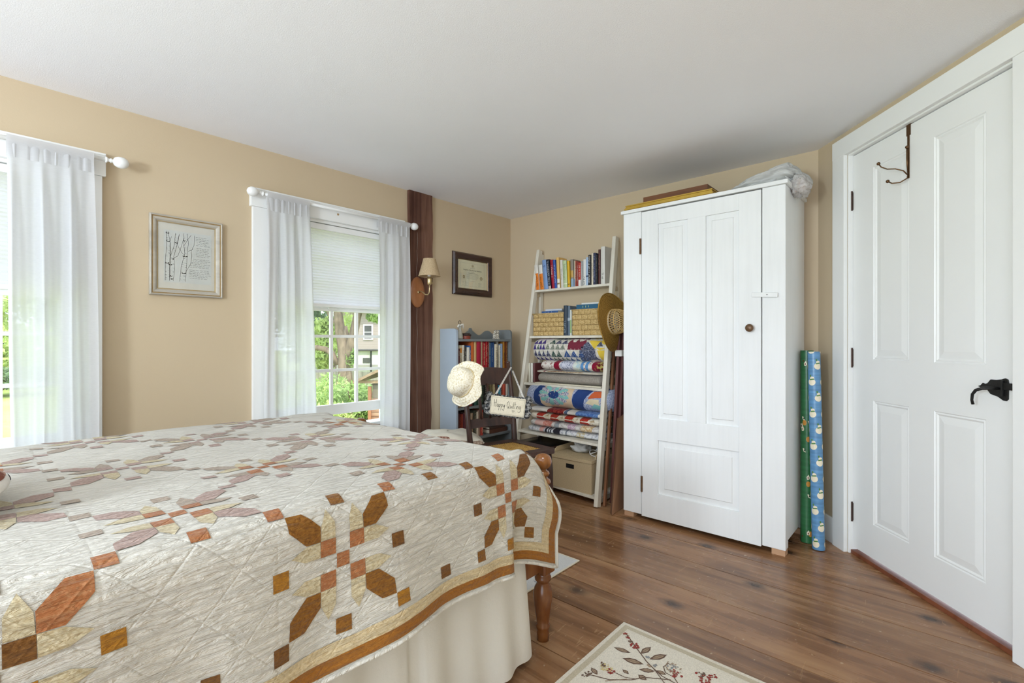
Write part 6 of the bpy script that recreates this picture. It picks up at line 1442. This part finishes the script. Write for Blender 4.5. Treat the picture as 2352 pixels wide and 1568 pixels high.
tree('large old tree with a forked trunk in the middle window panes', [([base, g_(792, 850), g_(789, 800), g_(782, 765), g_(776, 715), g_(770, 640), g_(765, 560)], [.30, .19, .17, .15, .13, .11, .08]),
    ([g_(797, 850), g_(802, 800), g_(812, 770), g_(820, 730), g_(830, 690), g_(846, 620)], [.16, .15, .14, .12, .11, .08]), ([g_(789, 800), g_(794, 770), g_(792, 750)], [.12, .1, .07]),
    ([g_(775, 838), g_(762, 812), g_(748, 803), g_(728, 799), g_(700, 806), g_(660, 830)], [.09, .09, .085, .08, .07, .05]), ([g_(777, 740), g_(765, 738), g_(755, 720), g_(740, 690)], [.07, .06, .05, .04]), ([g_(826, 700), g_(845, 715), g_(860, 725), g_(868, 745)], [.04, .03, .02, .012])],
    [(g_(700, 560), (2.2, 2.2, 1.2)), (g_(860, 540), (2.2, 2.2, 1.2)), (g_(862, 728), (.25, .25, .15)), (g_(770, 480), (2.5, 2.5, 1.5)), (g_(800, 828), (.16, .16, .28)), (g_(810, 815), (.12, .12, .2)), (g_(848, 700), (.4, .4, .25))], LF2, 5)
def far_tree(lb, px, ptop, z, r, lm, seed, n=2600, s=.14, low=.25):
    p = at(px, 800, z); top = at(px, ptop, z).z; h = top-GZ; b = Vector((p.x, p.y, GZ-.02)); rr = random.Random(seed); cr = []
    for k in range(7): cr.append((Vector((p.x+rr.uniform(-.5, .5)*r, p.y+rr.uniform(-.5, .5)*r, GZ+h*rr.uniform(low, .85))), (r*.6, r*.6, h*.2)))
    tree(lb, [([b, b+Vector((.1, 0, h*.5)), b+Vector((.05, .1, h*.85))], [.22, .14, .05])], cr, lm, seed, 'trees outside the windows', int(n/7/r/.6)+1, s)
far_tree('dark green tree behind the bright one in the upper left panes', 700, 620, 18.5, 1.7, LF3, 11, 5000, .13)
far_tree('bright green young tree right of the dark one in the upper left panes', 757, 700, 16.6, .7, LF1, 12, 2200, .10)
far_tree('leafy tree seen through the pane at the left edge of the room', -20, 600, 17, 2.2, LF1, 13, 6000, .12, .15)
far_tree('tree behind the sheer curtain of the left-hand window', 120, 560, 22, 2.0, LF2, 14, 5000, .15, .15)
far_tree('shady tree further left outside the left-hand window', -120, 560, 22, 2.0, LF3, 15, 5000, .15, .15)
far_tree('tall tree behind the house roof outside', 900, 600, 40, 4, LF3, 16, 3500, .25)
far_tree('round tree outside beyond the picture on the wall', 420, 560, 30, 4, LF2, 17, 4000, .2, .15)
far_tree('wide tree outside at the end of the lawn', 250, 590, 32, 4, LF3, 18, 4000, .2, .15)
bush('shrub', 'dark hedge shrub at the far side of the lawn, left window', -10, 828, 14.5, 1.4, 3500, .07, LF3, 6)
# clapboard house
t = NT('clapboard'); s = t.n('ShaderNodeSeparateXYZ', {0: t.obj()}); fr = t.math('FRACT', t.math('MULTIPLY', s.outputs[2], 7.5)); t.col(t.ramp(fr, [(.0, '#8d7f78'), (.12, '#a99a92'), (1, '#ad9e96')])); t.set(.8); t.bump(fr, .4, .02); CLAP = t.m
hs = thing('house', 'taupe clapboard house with white window trim beyond the big tree', 'house', (0, 0, 0))
HZ = 25.0
A = at(776, 800, HZ); B = at(960, 800, HZ); dx = Vector((B.x-A.x, B.y-A.y, 0)); W_ = dx.length; dx.normalize(); dn = Vector((dx.y, -dx.x, 0)); dn = dn if dn.dot(Vector((-A.x, -A.y, 0))) > 0 else -dn
hp = lambda a, d, h: Vector((A.x, A.y, 0))+dx*a+dn*d+Vector((0, 0, h))
zz = lambda py: CAM_H+(785-py)/F_PX*HZ
xx = lambda px: (px-776)/F_PX*HZ
e_ = zz(706)
MB(lambda v: hp(*v)).box(0, W_, -7, 0, GZ, e_).build('wall', CLAP, hs)
mb = MB(lambda v: hp(*v)); mb.prism([(.5, e_), (-7.5, e_), (-3.5, e_+3.2)], -.4, W_+.4, lambda a, b, d: Vector((d, a, b))); mb.build('roof', M('shingles', '#8f8275', .9, 0, .1, .1, 20), hs)
MB(lambda v: hp(*v)).box(-.4, W_+.4, .0, .55, e_-.15, e_+.05).build('eave', M('house_white', '#e6e3dd', .6), hs)
HW = M('house_white', '#e6e3dd', .6); HG = M('house_window_glass', '#4c4a48', .15, 0, .6)
for (p0, p1, q0, q1) in ((800, 814, 747, 773), (838, 854, 749, 778), (905, 921, 750, 779)):
    a, b, c, d = xx(p0), xx(p1), zz(q1), zz(q0)
    f = MB(lambda v: hp(*v)).box(a-.07, b+.07, 0, .06, c-.07, d+.07).build('window_frame', HW, hs)
    f2 = MB(lambda v: hp(*v)).box(a, b, .06, .07, c, (c+d)/2-.02).box(a, b, .06, .07, (c+d)/2+.02, d).build('pane', HG, f)
# low white building and carport in front of the house
gr = thing('garage', 'long low white outbuilding in front of the taupe house', 'building', (0, 0, 0))
GZ_ = 21.0; A2 = at(690, 800, GZ_); B2 = at(905, 800, GZ_); dx2 = Vector((B2.x-A2.x, B2.y-A2.y, 0)); W2 = dx2.length; dx2.normalize(); dn2 = Vector((dx2.y, -dx2.x, 0)); dn2 = dn2 if dn2.dot(Vector((-A2.x, -A2.y, 0))) > 0 else -dn2
gp = lambda a, d, h: Vector((A2.x, A2.y, 0))+dx2*a+dn2*d+Vector((0, 0, h))
z2 = lambda py: CAM_H+(785-py)/F_PX*GZ_
x2 = lambda px: (px-690)/F_PX*GZ_
MB(lambda v: gp(*v)).box(0, W2, -2, 0, GZ, z2(807)).build('wall', HW, gr)
MB(lambda v: gp(*v)).box(-.1, W2+.1, -2.1, .12, z2(807), z2(804)).build('roof', M('dark_roof_edge', '#54504a', .8), gr)
MB(lambda v: gp(*v)).box(x2(834), x2(850), 0, .03, z2(834), z2(823)).build('window', HG, gr)
for p in (745, 853): MB(lambda v: gp(*v)).box(x2(p), x2(p)+.05, .1, .16, GZ, z2(806)).build('post', BLACK, gr)
MB(lambda v: gp(*v)).box(0, W2, .05, .10, z2(849), z2(838)).build('low_panel', M('grey_panel', '#a8a39c', .7), gr)
# board fence
FZ = 15.5; fn = thing('wooden_fence', 'weathered board fence behind the bright shrub', 'fence', (0, 0, 0))
FG = M_wood('weathered_fence', '#8f877c', '#b0a89a', (1, 1, 14), .9, .1)
mb = MB(); k = 0; px = 640.0
while px < 900:
    p = at(px, 800, FZ); q = at(px+8.2, 800, FZ); h = CAM_H+(785-854)/F_PX*FZ+.01*math.sin(k*7)
    mb.beam((( p.x+q.x)/2, (p.y+q.y)/2, GZ), ((p.x+q.x)/2, (p.y+q.y)/2, h), .108, .02, (SY, -CY, 0)); px += 8.4; k += 1
mb.build('boards', FG, fn)
p = at(640, 800, FZ+.05); q = at(900, 800, FZ+.05); MB().beam((p.x, p.y, .0), (q.x, q.y, 0), .08, .04, (0, 0, 1)).build('rail', FG, fn)
# small shed
sd = thing('shed', 'small weathered garden shed at the right of the window view', 'shed', (0, 0, 0)); S_ = 6.6
SHW = M_wood('shed_boards', '#7f6a55', '#a88f76', (1, 12, 1), .85, .1); SHR = M_wood('shed_red_boards', '#8a6552', '#b59a84', (14, 14, 1), .85, .1, .3, 16)
A3 = at(849, 800, S_); dx3 = Vector((SY, -CY, 0)).normalized(); dn3 = Vector((-CY, -SY, 0))
sp_ = lambda a, d, h: Vector((A3.x, A3.y, 0))+dx3*a+dn3*d+Vector((0, 0, h))
z3 = lambda py: CAM_H+(785-py)/F_PX*S_
MB(lambda v: sp_(*v)).box(.04, 1.6, -1.6, 0, GZ, z3(885)).build('wall', M('shed_dark_wall', '#7a7264', .9), sd)
mb = MB(lambda v: sp_(*v))
for k in range(14): mb.box(.02, .9, .0, .025, GZ+.01+k*.062, GZ+.066+k*.062)
mb.build('board_front', SHR, sd); MB(lambda v: sp_(*v)).box(-.01, .03, .0, .05, GZ, z3(888)).build('corner_post', M('rusty_post', '#9a6a4e', .8), sd)
mb = MB(lambda v: sp_(*v)); mb.prism([(-.18, z3(880)), (-.18, z3(874)), (.75, z3(800)), (.75, z3(806))], -1.7, .14, lambda a, b, d: Vector((a, d, b))); mb.prism([(1.68, z3(880)), (1.68, z3(874)), (.75, z3(800)), (.75, z3(806))], -1.7, .14, lambda a, b, d: Vector((a, d, b))); mb.build('roof', SHW, sd)
MB(lambda v: sp_(*v)).prism([(.0, z3(885)), (1.6, z3(885)), (.75, z3(818))], -.2, -.02, lambda a, b, d: Vector((a, d, b))).build('gable', M('shed_dark_wall', '#7a7264', .9), sd)
MB(lambda v: sp_(*v)).box(-.14, .8, .02, .06, z3(880), z3(874)).build('tie_beam', SHW, sd)
